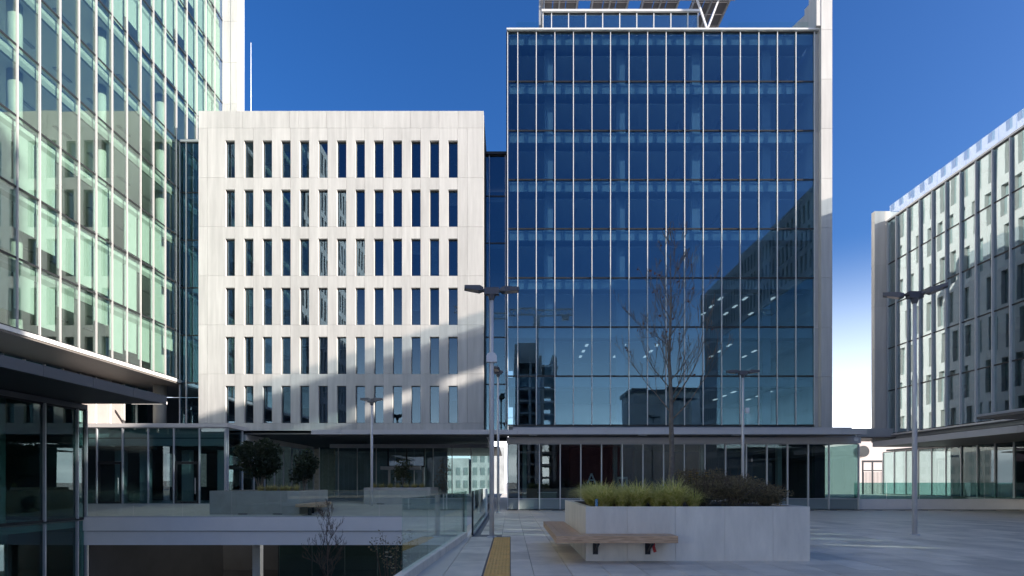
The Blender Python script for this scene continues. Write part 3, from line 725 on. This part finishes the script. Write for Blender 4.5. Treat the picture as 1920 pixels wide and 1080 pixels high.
for a, b in ((4.9, 8.85), (8.86, 12.1), (12.11, 15.35), (15.36, 18.6), (18.61, 21.9), (21.91, 22.75)):
    bx('pier_block', M['stone'], rt, 28.1, 44.85, a, 29.35, 45.25, b)
bx('pier_head', M['stone'], rt, 29.36, 44.86, 21.91, 36, 45.25, 22.7)
bx('edge_trim', M['alu'], rt, RX-.15, 8, 5.42, RX+.3, 44.7, 5.52)
# podium of the right building
RG = 33.4
curtain(rt, 'y', RG, -1, [34.0+1.5*i for i in range(13)], [.78, 4.5], M['g_ground'], M['alu'], M['dark_frame'], .07, .1, .1, .06)
bx('podium_wall', M['inwall_dark'], rt, RG+4, 31, .7, RG+4.2, 49, 4.9)
for q in range(14): bx('podium_sun_slit_pier', M['inwall_dark'], rt, RG+4, -6+2.6*q, -.1, RG+4.2, -6+2.6*q+2.3, 5.2)  # unseen wall, gaps left so low sun falls in streaks on the ground
for q in range(14): bx('podium_sun_slit_apron', M['inwall_dark'], rt, RG+4, -6+2.6*q+2.3, -.1, RG+4.2, -6+2.6*q+2.6, 1.2)  # low infill at the foot of each added sun gap
bx('podium_ceiling', M['soffit'], rt, RG+.21, -6, 4.6, RG+12, 52, 4.75)
for y in (36.8, 43): 
    c = MB(); c.tube([(RG+1.2, y, .7), (RG+1.2, y, 4.6)], .35, 14); c.build('podium_column', M['incol'], rt, smooth=True)
bx('podium_partition', M['bulk'], rt, RG+1.5, 46, .7, RG+4, 46.1, 4.6)
bx('canopy', M['soffit_brown'], rt, 27.06, 22, 4.50, RG+.2, 43.2, 4.72)
for i in range(12): bx('canopy_fascia', M['alu_light'], rt, 26.9, 22+1.766*i+.006, 4.46, 27.05, 22+1.766*(i+1)-.006, 4.84)
bx('canopy_end', M['alu_light'], rt, 27.06, 43.21, 4.46, RG, 43.35, 4.80)
bx('entrance_canopy', M['soffit_brown'], rt, 24.3, 24.5, 5.10, 29, 30.3, 5.22)
bx('entrance_canopy_edge', M['alu_grey'], rt, 24.28, 24.5, 5.225, 29, 30.4, 5.34)
bx('link_canopy', M['alu_grey'], rt, 21.6, 44.2, 5.30, 33.5, 48, 5.92)
bx('link_canopy_soffit', M['soffit_brown'], rt, 21.6, 44.2, 5.2, 33.5, 48, 5.29)
lw_ = thing('low_terrace_wall', 'low white terrace wall with glass rail right of the tower', 'wall', (29, 39, 0))
for i in range(7): 
    a = 23.12+2.2*i; bx('wall_panel', M['white_paint'], lw_, a+.005, 39.0, 0, a+2.195, 39.3, .70); bx('glass_pane', M['g_podium'], lw_, a+.02, 39.12, .71, a+2.18, 39.14, 1.8)
dk = MB(); dk.box(23.1, 39.3, -.05, 60, 56, .68)
tag(dk.build('upper_terrace', M['paving_far']), kind='structure')
# ================================================================== THINGS FAR OFF
fb = thing('pale_pink_building', 'pale pink building with round window beyond the gap beside the tower', 'building', (44, 78, 0))
bx('wall', M['pink'], fb, 36, 78, 0, 62, 90, 8.6)
bx('roof', M['alu_light'], fb, 35.6, 77.6, 8.6, 62.4, 90.4, 9.0)
c = MB(); c.tube([(47.3, 77.95, 6.0), (47.3, 77.8, 6.0)], .75, 20); c.build('round_window', M['inwall_dark'], fb)
gf = thing('steel_gate', 'grey steel gate frame with uprights standing in the gap right of the tower', 'gate', (37.5, 60, .6))
b = MB()
for xx in (36.4, 37.4, 38.5): b.box(xx-.06, 60, .5, xx+.06, 60.12, 3.9)
b.box(36.34, 59.99, 3.9, 38.56, 60.13, 4.1); b.box(36.34, 59.99, 3.0, 38.56, 60.13, 3.1); b.build('frame', M['steel'], gf)
for k in range(14): bx('bar', M['steel'], gf, 36.5+k*.14, 60.03, .6, 36.53+k*.14, 60.06, 2.9)
# behind the camera, seen mirrored in the tower
tb = thing('white_street_block', 'white stone office block with narrow windows mirrored in the tower glass', 'office building', (42, -21, 0))
wp = MB(); wg = MB()
for k in range(0, 11):
    z0 = 4.4+3.25*k
    wp.box(40, -44, z0+2.45, 40.4, 1, z0+3.25)
    for i in range(36):
        y = -44+1.25*i; wp.box(40, y, z0, 40.4, y+.63, z0+2.45)
wp.box(40, -44, 4.4+3.25*11, 52, 1, 39.8+1)
wp.box(40.6, .6, 0, 52, 1, 39.5)
wg.box(40.45, -44, 0, 40.6, .6, 39.5)
wp.build('stone_pier', M['stone2'], tb); wg.build('window_glazing', M['spandrel'], tb)
cb = thing('unfinished_tower', 'unfinished concrete frame building mirrored low in the tower glass', 'building', (8, -90, 0))
b = MB()
for k in range(11): b.box(1.5, -100, 3.4*k, 13, -84, 3.4*k+.5)
for xx in (1.7, 5, 8.5, 12): b.box(xx, -99, 0, xx+.7, -84.2, 37)
b.box(1.6, -99.5, 0, 7.5, -92, 41.5); b.build('frame', M['brick'], cb)
db = thing('dark_low_block', 'dark low block mirrored beside the bare tree in the tower glass', 'building', (33, -70, 0))
bx('wall', M['brick'], db, 30, -80, 0, 48, -66, 24); bx('roof', M['soffit'], db, 29.5, -80.5, 24, 48.5, -65.5, 25)
cra = thing('tower_crane', 'tower crane with horizontal jib mirrored in the tower glass', 'crane', (7.5, -88, 0))
b = MB(); b.box(6.9, -82.6, 0, 8.1, -81.4, 47); b.build('mast', M['pole'], cra)
b = MB()
for dz in (0, 1.6): b.bar((-14, -82, 47.5+dz), (18, -82, 47.5+dz), .35, .35)
for k in range(32): b.bar((-14+k, -82, 47.5+(k % 2)*1.6), (-13+k, -82, 47.5+((k+1) % 2)*1.6), .2, .2)
b.box(14, -82.6, 46.2, 16, -81.4, 47.4); b.build('jib', M['pole'], cra)
sb = thing('south_street_block', 'brown street block closing the plaza behind the camera', 'building', (-10, -120, 0))
bx('wall', M['brick'], sb, -70, -140, 0, -4, -120, 13); bx('roof', M['soffit'], sb, -70.5, -140.5, 13, -3.5, -119.5, 13.6)
sb2 = thing('red_street_block', 'dark red low street block behind the camera', 'building', (20, -95, 0))
bx('wall', M['dkred'], sb2, 14, -110, 0, 70, -95, 15); bx('roof', M['soffit'], sb2, 13.5, -110.5, 15, 70.5, -94.5, 15.6)
# mast on the roof behind the white block
ms = thing('roof_mast', 'thin white lightning rod above the white block roof', 'mast', (px(470.5, 46), 46, 26))
b = MB(); X_ = px(470.5, 46); b.tube([(X_, 46, 25.5), (X_, 46, 30), (X_, 46, pz(80, 46))], [.045, .035, .018], 6); b.build('rod', M['white'], ms)
b = MB(); b.tube([(X_, 46, 25.5), (X_, 46, 26.1)], [.16, .16], 8); b.build('socket', M['alu'], ms)
# ================================================================== GLASS BALUSTRADES
ba = thing('glass_balustrade', 'frameless glass balustrade along the terrace edge above the white beam', 'balustrade', (-11, YF, .2))
nb = 8
for i in range(nb):
    a = -19.7+(18.2/nb)*i; b_ = a+18.2/nb-.03
    put('glass_pane', boxmesh(b_-a, .02, 1.24, M['g_rail']), ba, ((a+b_)/2, YF-.06, .82), (wobble(.05), 0, wobble(.08)))
bx('base_channel', M['alu_grey'], ba, -19.7, YF-.10, .202, -1.5, YF-.02, .24)
bb_ = thing('glass_balustrade', 'glass balustrade with dark end post running beside the lamp post walkway', 'balustrade', (-1.3, 24, 0))
for i in range(4):
    y0 = 20.05+2.8*i; put('glass_pane', boxmesh(2.76, .02, 1.46, M['g_rail']), bb_, (-1.3, y0+1.4, .79), (0, 0, R(90)+wobble(.1)))
bx('base_channel', M['alu_grey'], bb_, -1.35, 20.0, .0, -1.25, 31.2, .06)
bx('end_post', M['dark_frame'], bb_, -1.33, 19.95, 0, -1.27, 20.02, 1.52)
bx('end_post', M['alu'], bb_, -1.36, 31.22, 0, -1.24, 31.34, 1.46)
bc = thing('glass_balustrade', 'glass balustrade on the skewed coping beside the sunken court', 'balustrade', (-1.7, 15, .17))
q0 = Vector((-1.48, 19.7)); q1 = Vector((-1.95, 10.5)); ang = math.atan2(q1.y-q0.y, q1.x-q0.x)
for i in range(4):
    c = q0.lerp(q1, (i+.5)/4); put('glass_pane', boxmesh(2.27, .02, 1.36, M['g_rail']), bc, (c.x, c.y, .83), (0, 0, ang+wobble(.1)))
bd_ = thing('glass_balustrade', 'glass balustrade crossing the court between end post and lower stair', 'balustrade', (-3.3, 20, 0)) if False else None
# ================================================================== PLANTERS
def planter(label, x0, y0, x1, y1, zb, zt, joints, sidej=4, cm='concrete'):
    p = thing('planter', label, 'planter', ((x0+x1)/2, (y0+y1)/2, zb), 'square concrete planters')
    t = .14
    n = len(joints)-1
    for a, b in zip(joints[:-1], joints[1:]):
        bx('facing_panel', M[cm], p, x0+(x1-x0)*a+.003, y0, zb, x0+(x1-x0)*b-.003, y0+t, zt)
        bx('facing_panel', M[cm], p, x0+(x1-x0)*a+.003, y1-t, zb, x0+(x1-x0)*b-.003, y1, zt)
    for k in range(sidej):
        a = y0+t+(y1-y0-2*t)*k/sidej; b = y0+t+(y1-y0-2*t)*(k+1)/sidej
        bx('side_panel', M[cm], p, x0, a+.003, zb, x0+t, b-.003, zt); bx('side_panel', M[cm], p, x1-t, a+.003, zb, x1, b-.003, zt)
    s = MB(); s.box(x0+t+.002, y0+t+.002, zb+.05, x1-t-.002, y1-t-.002, zt-.035); s.build('soil', M['soil'], p)
    return p
P1 = planter('large pale concrete planter in the foreground with wooden corner bench', 1.73, 13.35, 6.88, 18.45, -.005, 1.25, [0, .185, .40, .62, .835, 1])
P2 = planter('concrete planter with two dark evergreen shrubs on the left terrace', -14.7, 28.4, -10.3, 32.8, .20, 1.40, [0, .3, .62, 1], cm='concrete_grey')
P3 = planter('small concrete planter before the entrance hall on the terrace', -9.0, 35.7, -4.92, 39.8, .40, 1.50, [0, .55, 1], cm='concrete_grey')
for (p, x, y, z) in ((P2, -13.3, 28.38, .24), (P2, -11.6, 28.38, .24), (P3, -8.2, 35.68, .47), (P3, -6.5, 35.68, .47)): bx('drain_slot', M['dark_frame'], p, x, y, z, x+.45, y+.018, z+.05)
tp = MB(); tp.tube([(2.0, 13.5, 1.0), (2.0, 13.5, 1.42)], .035, 8); tp.cur = 0
tt = tp.build('irrigation_valve', mat('blue_plastic', (.08, .22, .40), .5), None, loc=(2.0, 13.5, 1.2)); tag(tt, 'small blue irrigation valve on left corner of the foreground planter', 'valve')
# ------------------------------------------------------------------ benches
def bench(label, X, Y, x1, yb, z, w, th, prm):
    be = thing('bench', label, 'bench', ((X+x1)/2, Y, z-.62 if z < 1 else z-.6), 'L-shaped timber benches')
    n = 4; pw_ = w/n
    for k in range(n):   # front run, mitred planks
        a, b = pw_*k, pw_*(k+1)-.006
        m_ = MB(); m_.prism([(X+a, Y+a), (x1, Y+a), (x1, Y+b), (X+b, Y+b)], 'z', z-th, z)
        m_.build('timber_plank', M['wood'], be, loc=((X+x1)/2, Y+(a+b)/2, z))
        l_ = MB(); l_.prism([(X+a, Y+a+.006), (X+b, Y+b+.006), (X+b, yb), (X+a, yb)], 'z', z-th, z)
        o = l_.build('timber_plank', M['wood'], be, loc=(X+(a+b)/2, (Y+yb)/2, z))
    # brackets
    for xx in prm:
        m_ = MB(); m_.bar((xx, Y+.12, z-th-.03), (xx, Y+w+.02, z-th-.03), .05, .05); m_.bar((xx, Y+.2, z-th-.05), (xx, Y+w, z-th-.26), .04, .04); m_.box(xx-.06, Y+w-.02, z-th-.32, xx+.06, Y+w+.0, z-th-.01)
        m_.build('bracket', M['steel'], be)
    return be
B1 = bench('weathered L-shaped timber bench wrapped round the foreground planter corner', 1.0, 12.72, 3.67, 17.6, .63, .62, .155, (1.95, 3.15))
rl = MB(); rl.box(3.17, 13.05, .38, 3.25, 13.14, .46); rl.bar((3.21, 13.09, .40), (3.25, 13.05, .24), .05, .05)
tag(rl.build('cable_lock', [M['red']], None, loc=(3.2, 13.1, .3)), 'small red lock hanging from a bracket under the foreground bench', 'lock')
B2 = bench('short timber bench at right corner of the left terrace planter', -10.25, 27.7, -8.9, 31.5, .78, .55, .15, (-9.6,))
bx('bench_leg', M['steel'], B2, -9.75, 28.0, .2, -9.6, 28.1, .62)
# ================================================================== STREET LAMPS
def lamp(label, X, Y, zb, zt, arms=.9, sensor=None, tilt=.05, rot=0):
    l_ = thing('street_lamp', label, 'street lamp', (X, Y, zb), 'twin-armed plaza lamps')
    b = MB(); b.tube([(X, Y, zb), (X, Y, zb+(zt-zb)*.66), (X, Y, zb+(zt-zb)*.66+.05), (X, Y, zt-.1)], [.08, .078, .064, .06], 14); b.build('pole', M['pole'], l_, smooth=True)
    b = MB(); b.tube([(X, Y, zb), (X, Y, zb+.03)], .16, 14); b.build('base_plate', M['pole'], l_)
    b = MB(); b.box(X-.24, Y-.11, zt-.14, X+.24, Y+.11, zt+.08); b.box(X-.30, Y-.09, zt-.03, X+.30, Y+.09, zt+.04); b.tube([(X, Y, zt-.32), (X, Y, zt-.14)], [.08, .13], 12); b.build('bracket', M['pole_dark'], l_)
    ca, sa = math.cos(rot), math.sin(rot)
    for s in (-1, 1):
        e = Vector((ca*s, sa*s, 0)); n = Vector((-sa, ca, 0))
        def P(u, v, z): q = Vector((X, Y, 0))+e*u+n*v; return (q.x, q.y, z)
        b = MB(); b.bar(P(.2, 0, zt), P(arms-.6, 0, zt+tilt*.4), .09, .07)
        vs_ = []
        for (u, hw_, z0, z1) in ((arms-.62, .12, zt-.02, zt+.07), (arms-.5, .17, zt-.06, zt+.12), (arms, .15, zt-.02+tilt, zt+.08+tilt)):
            vs_ += [P(u, -hw_, z0), P(u, hw_, z0), P(u, hw_, z1), P(u, -hw_, z1)]
        fs = [(0,1,2,3), (8,11,10,9)]
        for q in (0, 4):
            for k in range(4): fs.append((q+k, q+4+k, q+4+(k+1) % 4, q+(k+1) % 4))
        b.add(vs_, fs); ho = b.build('lamp_head', M['pole_dark'], l_)
        b = MB(); b.add([P(arms-.46, -.13, zt-.066), P(arms-.04, -.12, zt-.028+tilt), P(arms-.04, .12, zt-.028+tilt), P(arms-.46, .13, zt-.066),
                         P(arms-.46, -.13, zt-.050), P(arms-.04, -.12, zt-.012+tilt), P(arms-.04, .12, zt-.012+tilt), P(arms-.46, .13, zt-.050)],
                        [(0,1,2,3),(7,6,5,4),(0,4,5,1),(1,5,6,2),(2,6,7,3),(3,7,4,0)])
        b.build('lens', M['lens'], ho)
    if sensor:
        b = MB(); z = sensor
        b.prism([(-.17, -.15), (.17, -.15), (.17, .04), (.13, .12), (.06, .155), (-.06, .155), (-.13, .12), (-.17, .04)], 'y', -.12, .10)
        b.v = [(x+X, y+Y, zz+z) for x, y, zz in b.v]; b.build('sensor_box', M['white'], l_)
    return l_
lamp('tall twin-armed lamp with white sensor box at the head of the yellow path', px(922, 19.2), 19.2, 0, pz(545, 19.2), .9, pz(671, 19.2), .03, R(6))
lamp('slim far lamp just behind the tall sensor lamp at the tower corner', px(934, 35), 35, .0, pz(697, 35), .8, None, .1, R(80))
lamp('small terrace lamp standing before the white block windows', px(697, 34.6), 34.6, .40, pz(750, 34.6), .66, None, .02)
lamp('lamp behind the foreground planter, right of the bare tree', px(1393, 33), 33, 0, pz(698, 33), .9, None, .02)
lamp('tall twin-armed lamp at right in front of the right glass building', px(1715, 20), 20, 0, pz(552, 20), .92, None, .12, R(-35))
bx('sensor_box', M['white'], bpy.data.objects['street_lamp.003'], px(1397, 33), 32.85, pz(775, 33), px(1403, 33), 33, pz(765, 33))
# ================================================================== VEGETATION
def bare_tree(label, X, Y, zb, ht, r0, seed, spread=1.0, first=.34, nprim=16, mt='bark', leaves=0):
    rd = random.Random(seed)
    t = thing('bare_tree', label, 'tree', (X, Y, zb), 'leafless young trees')
    n = 12; pts = []; rad = []
    ox = oy = 0
    for i in range(n+1):
        u = i/n; pts.append(Vector((X+ox, Y+oy, zb+ht*u*.97))); rad.append(max(.006, r0*(1-u)**.8))
        ox += rd.uniform(-.012, .012)*ht*.4; oy += rd.uniform(-.012, .012)*ht*.4
    b = MB(); b.tube(pts, rad, 9); b.build('trunk', M[mt], t, smooth=True)
    br = MB(); tips = []
    def grow(p, d, ln, r, depth):
        m = 5; q = [p]; rr = [r]; dd = d.copy()
        for k in range(m):
            dd = (dd+Vector((rd.uniform(-.16, .16), rd.uniform(-.16, .16), rd.uniform(-.02, .16)))).normalized()
            q.append(q[-1]+dd*ln/m); rr.append(max(.0048, r*(1-(k+1)/m*.75)))
        br.tube(q, rr, 5 if depth == 0 else 4); tips.append(q[-1])
        if depth < 3:
            for k in range(rd.choice((3, 4, 4, 5)) if depth < 2 else 2):
                j = rd.randint(1, m); s_ = q[j]
                a = rd.uniform(.35, .85); ax = Vector((rd.uniform(-1, 1), rd.uniform(-1, 1), rd.uniform(-.4, .7))).normalized()
                nd = (dd*math.cos(a)+ax*math.sin(a)+Vector((0, 0, .18))).normalized()
                grow(s_, nd, ln*rd.uniform(.35, .6), rr[j]*.62, depth+1)
    for k in range(nprim):
        u = first+(1-first)*(k/nprim)**1.05*.93
        i = int(u*n); fr2 = u*n-i; p = pts[i].lerp(pts[min(i+1, n)], fr2)
        az = k*2.4+rd.uniform(-.4, .4); el = R(rd.uniform(32, 52))+u*R(14)
        d = Vector((math.cos(az)*math.cos(el), math.sin(az)*math.cos(el), math.sin(el)))
        ln = ht*spread*(.30-.20*((u-first)/(1-first)))*rd.uniform(.75, 1.15)
        grow(p, d, ln, max(.008, r0*.42*(1-u)), 0)
    br.build('branches', M[mt], t, smooth=True)
    if leaves:
        lf = MB()
        for k in range(leaves):
            c = rd.choice(tips)+Vector((rd.uniform(-.03, .03), rd.uniform(-.03, .03), -.05)); s_ = rd.uniform(.025, .05); a = rd.uniform(0, 6.3)
            e = Vector((math.cos(a), math.sin(a), 0))*s_; f_ = Vector((rd.uniform(-.3, .3), rd.uniform(-.3, .3), -1)).normalized()*s_*1.4
            lf.add([c-e*.6, c+f_*.5-e, c+f_*1.4, c+f_*.5+e], [(0, 1, 2), (0, 2, 3)])
        tag(lf.build('withered_leaves', M['leaf_red'], t), kind='stuff')
    return t
bare_tree('tall leafless tree rising from the foreground planter against the tower', 4.42, 16, 1.15, 7.15, .085, 11, 1.0, .34, 18, leaves=60)
bare_tree('small reddish leafless tree growing up from the sunken court', px(611, 23.5), 23.5, -4.8, 5.95, .05, 5, .62, .42, 20, 'bark_red')
def leaf_clump(mb, c, rx, ry, rz, n, size, rd, shell=.35, stretch=1.8):
    for k in range(n):
        while True:
            p = Vector((rd.uniform(-1, 1), rd.uniform(-1, 1), rd.uniform(-1, 1)))
            if shell < p.length < 1: break
        p = Vector((c[0]+p.x*rx, c[1]+p.y*ry, c[2]+p.z*rz)); s_ = size*rd.uniform(.6, 1.3)
        d = Vector((rd.uniform(-1, 1), rd.uniform(-1, 1), rd.uniform(-.5, .9))).normalized(); e = d.cross(Vector((rd.uniform(-1, 1), rd.uniform(-1, 1), rd.uniform(-1, 1)))).normalized()
        nn_ = d.cross(e)*s_*.25
        mb.add([p, p+d*s_*stretch*.5-e*s_*.5+nn_, p+d*s_*stretch, p+d*s_*stretch*.5+e*s_*.5+nn_], [(0, 1, 2), (0, 2, 3)])
def shrub(name, label, X, Y, zb, rx, rz, n, size, m, seed, group=None, cat='shrub', nst=11):
    rd = random.Random(seed); t = thing(name, label, cat, (X, Y, zb), group)
    st = MB(); lf = MB()
    for k in range(nst):
        a = rd.uniform(0, 6.28); rr = rx*rd.uniform(.2, .95); e = Vector((X+math.cos(a)*rr, Y+math.sin(a)*rr, zb+rz*rd.uniform(.75, 1.85)))
        st.tube([(X, Y, zb), (X+math.cos(a)*rr*.4, Y+math.sin(a)*rr*.4, zb+rz*.7), tuple(e)], [.03, .02, .008], 5)
        leaf_clump(lf, e, rx*.42, rx*.42, rz*.32, n//(2*nst), size, rd, .1)
    for k in range(4):
        leaf_clump(lf, (X+rd.uniform(-.5, .5)*rx, Y+rd.uniform(-.5, .5)*rx, zb+rz*rd.uniform(.55, 1.45)), rx*.55, rx*.55, rz*.45, n//14, size, rd, .2)
    st.build('stem', M['bark'], t); tag(lf.build('foliage', M[m], t), kind=None)
    return t
def tuft(label, X, Y, zb, r, h_, n, m, seed, name='grass_tuft', group='variegated grass tufts', w=.011):
    rd = random.Random(seed); b = MB()
    for k in range(n):
        a = rd.uniform(0, 6.283); lean = rd.uniform(.15, 1.0)**.8; ln = h_*rd.uniform(.55, 1.35)
        e = Vector((math.cos(a), math.sin(a), 0)); s_ = Vector((-math.sin(a), math.cos(a), 0))
        p0 = Vector((X, Y, zb))+e*rd.uniform(0, r*.25)
        prev = None; seg = 5
        for i in range(seg+1):
            u = i/seg; p = p0+e*(r*lean*(u**1.5))+Vector((0, 0, ln*(u*(1-.12*u)-lean*.52*u**2.6)))
            ww = s_*w*(1-u*.85); cur = (p-ww, p+ww)
            if prev:
                b.add([prev[0], prev[1], cur[1], cur[0]], [(0, 1, 2, 3)])
            prev = cur
    o = b.build(name, M[m], None, loc=(X, Y, zb)); return tag(o, label, 'grass', group)
ZS = 1.14
tl = [(2.25, 13.95, .52, 'pale grass tuft at the left front corner of the foreground planter'),
      (3.05, 13.95, .55, 'second grass tuft from the left along the planter front'),
      (3.9, 13.9, .62, 'broad bright grass tuft midway along the planter front'),
      (2.2, 14.9, .5, 'grass tuft behind the corner tuft in the foreground planter'),
      (3.0, 14.9, .5, 'grass tuft in the second row behind the front tufts'),
      (3.8, 15.0, .5, 'grass tuft close before the bare tree trunk'),
      (2.3, 16.0, .5, 'grass tuft near the left planter wall at mid depth'),
      (3.2, 16.1, .5, 'grass tuft left of the bare tree trunk at mid depth'),
      (2.4, 17.2, .5, 'hindmost grass tuft by the left planter wall')]
for k, (x, y, h_, lb) in enumerate(tl): tuft(lb, x, y, ZS+.06, .82, h_+.19, 560, 'grass_var', 30+k)
for k, (x, y, lb) in enumerate(((2.62, 13.75, 'small tuft filling the gap beside the blue valve'), (3.45, 13.75, 'small tuft between the second and the broad front tufts'), (4.35, 13.8, 'small tuft between the broad tuft and the brown shrubs'))): tuft(lb, x, y, ZS+.06, .45, .5, 300, 'grass_var', 70+k)
# dark brown shrubs of the right half
sl = [(4.75, 14.2, .45, .33, 'low brown shrub right of the bright tuft'), (5.45, 14.1, .5, .36, 'dark brown shrub near the middle right of the planter front'), (6.2, 14.1, .45, .27, 'sprawling brown shrub at right front corner of the planter'),
      (5.0, 15.4, .55, .45, 'taller brown shrub right behind the tree trunk'), (5.9, 15.4, .55, .42, 'brown shrub in the second row at right'), (5.4, 16.8, .6, .5, 'hindmost brown shrub of the foreground planter')]
for k, (x, y, rx, rz, lb) in enumerate(sl):
    s_ = shrub('shrub', lb, x, y, ZS, rx*1.25, rz*1.05, 5200, .028, 'shrub_brown', 60+k, 'brown shrubs in the foreground planter', nst=14)
    rd = random.Random(90+k); tw = MB()
    for q in range(44):
        a = rd.uniform(0, 6.28); l1 = rx*rd.uniform(.3, 1.1); tw.tube([(x, y, ZS), (x+math.cos(a)*l1*.5, y+math.sin(a)*l1*.5, ZS+rz*1.2), (x+math.cos(a)*l1, y+math.sin(a)*l1, ZS+rz*rd.uniform(1.5, 2.5))], [.008, .006, .003], 4)
    tw.build('twig', M['bark_red'], s_)
rd = random.Random(3)
fl = thing('yellow_flower_plant', 'plant with yellow daisy-like blooms behind the grass by the trunk', 'plant', (4.75, 15.1, ZS))
st = MB()
for k in range(16):
    a = rd.uniform(0, 6.28); r_ = rd.uniform(.05, .55); e = Vector((4.8+math.cos(a)*r_, 15.1+math.sin(a)*.3, ZS+rd.uniform(.6, .98)))
    st.tube([(4.75, 15.1, ZS), tuple(e)], [.006, .004], 4)
    h_ = MB()
    for q in range(7):
        b2 = q*.9; d = Vector((math.cos(b2), math.sin(b2)*.6, .25+rd.uniform(-.1, .1)))*.055; s_ = Vector((-math.sin(b2), math.cos(b2), 0))*.018
        h_.add([e, e+d*.6-s_, e+d, e+d*.6+s_], [(0, 1, 2), (0, 2, 3)])
    h_.build('bloom', M['petal_y'], fl)
st.build('stem', M['leaf_mid'], fl)
# terrace planters
shrub('evergreen_shrub', 'large dark evergreen shrub in the left terrace planter', -13.1, 30.4, 1.3, 1.05, 1.3, 4200, .11, 'leaf_dark', 5, 'dark evergreen shrubs')
shrub('evergreen_shrub', 'smaller dark evergreen shrub right of the large one', -10.95, 30.8, 1.3, .75, 1.12, 2600, .10, 'leaf_dark', 6, 'dark evergreen shrubs')
for k in range(6): tuft('low straw grass in left terrace planter, clump %s from its left edge' % ('one', 'two', 'three', 'four', 'five', 'six')[k], -12.4+k*.34, 28.9+.1*(k % 2), 1.3, .38, .5, 160, 'grass_dry', 200+k, group='straw grass of the left terrace planter', w=.014)
shrub('evergreen_shrub', 'tiny evergreen plant at the left end of the left terrace planter', -14.9, 29.6, .22, .28, .45, 500, .07, 'leaf_dark', 8, 'dark evergreen shrubs')
shrub('young_tree', 'young leafy tree in the small entrance planter', -6.9, 37.4, 1.4, .62, 1.15, 1300, .085, 'leaf_mid', 9, None, 'tree', nst=5)
shrub('young_tree', 'sparse reddish young tree right of the entrance planter', -4.7, 41, .46, .55, 1.45, 420, .075, 'shrub_brown', 10, None, 'tree', nst=7)
for k in range(7): tuft('straw grass in entrance planter, clump %s from its left edge' % ('one', 'two', 'three', 'four', 'five', 'six', 'seven')[k], -8.5+k*.5, 36.2, 1.4, .42, .48, 140, 'grass_dry', 300+k, group='straw grass of the entrance planter', w=.016)
# rose bush in the court
rs = thing('flowering_bush', 'straggly bush with cream blooms in the sunken court by the coping', 'bush', (-4.3, 20.5, -4.8))
st = MB(); rd = random.Random(44); lf = MB()
for k in range(26):
    a = rd.uniform(0, 6.28); r_ = rd.uniform(.1, .95); e = Vector((-4.0+math.cos(a)*r_, 20.5+math.sin(a)*r_, -.9+rd.uniform(-.9, 1.0)))
    st.tube([(-4.2, 20.5, -4.8), (-4.1+math.cos(a)*r_*.5, 20.5+math.sin(a)*r_*.4, -2.2), tuple(e)], [.02, .012, .004], 4)
    leaf_clump(lf, e+Vector((0, 0, -.2)), .2, .2, .3, 14, .05, rd, 0)
    if k % 2 == 0:
        h_ = MB()
        for q in range(9):
            b2 = q*.7; d = Vector((math.cos(b2), math.sin(b2), .3))*.07; s_ = Vector((-math.sin(b2), math.cos(b2), 0))*.035
            h_.add([e, e+d*.6-s_, e+d, e+d*.6+s_], [(0, 1, 2), (0, 2, 3)])
        h_.build('bloom', M['petal_w'], rs)
st.build('stem', M['bark_red'], rs); lf.build('foliage', M['shrub_brown'], rs)
# ================================================================== LOBBY THINGS
for k, (x, y, lb) in enumerate(((2.7, 42.5, 'white reception desk behind the left shopfront panes'), (16.5, 42, 'white counter inside the right part of the lobby'))):
    d = thing('lobby_desk', lb, 'desk', (x, y, .03)); bx('top', M['white'], d, x-.7, y-.35, 1.05, x+.7, y+.35, 1.12)
    bx('front', M['bulk'], d, x-.65, y-.3, .04, x+.65, y-.22, 1.04); bx('side', M['bulk'], d, x-.65, y-.21, .04, x-.57, y+.3, 1.04); bx('side', M['bulk'], d, x+.57, y-.21, .04, x+.65, y+.3, 1.04)
for k, (x, y, lb) in enumerate(((18.6, 41, 'dark office chair left of the two by the right lobby panes'), (19.7, 41.2, 'dark office chair right of the two by the right lobby panes'))):
    d = thing('lobby_chair', lb, 'chair', (x, y, .03), 'lobby chairs')
    bx('seat', M['steel'], d, x-.28, y-.28, .5, x+.28, y+.28, .6); bx('backrest', M['steel'], d, x-.26, y+.2, .65, x+.26, y+.28, 1.25)
    b = MB(); b.tube([(x, y, .06), (x, y, .5)], .04, 8); b.build('column', M['alu'], d)
    b = MB(); [b.bar((x, y, .07), (x+.3*math.cos(a*1.256), y+.3*math.sin(a*1.256), .05), .05, .04) for a in range(5)]; b.build('base', M['steel'], d)
la = MB(); x, y, z = px(1109, 40), 40.0, pz(906, 40)
la.bar((x-.28, y, z), (x, y, z+.66), .08, .1); la.bar((x+.28, y, z), (x, y, z+.66), .08, .1); la.bar((x-.16, y, z+.22), (x+.16, y, z+.22), .08, .09)
la.box(x-.35, y-.1, .03, x+.35, y+.1, .5) ; la.box(x-.3, y-.04, .5, x-.26, y+.04, z-.0); la.box(x+.26, y-.04, .5, x+.3, y+.04, z)
tag(la.build('letter_sign', M['white'], None, loc=(x, y, .03)), 'standing white letter A behind the lobby glass', 'sign')
fp = thing('picture_frame_stand', 'small pale framed display standing in the lobby behind the grass', 'display', (px(1167, 40), 40, .03)); x = px(1167, 40)
b = MB(); b.box(x-.36, 39.95, 1.55, x+.36, 40.02, 1.68); b.box(x-.36, 39.95, 2.05, x+.36, 40.02, 2.2); b.box(x-.36, 39.95, 1.68, x-.24, 40.02, 2.05); b.box(x+.24, 39.95, 1.68, x+.36, 40.02, 2.05); b.build('frame', M['pink'], fp)
bx('stand', M['steel'], fp, x-.05, 39.96, .03, x+.05, 40.01, 1.55)
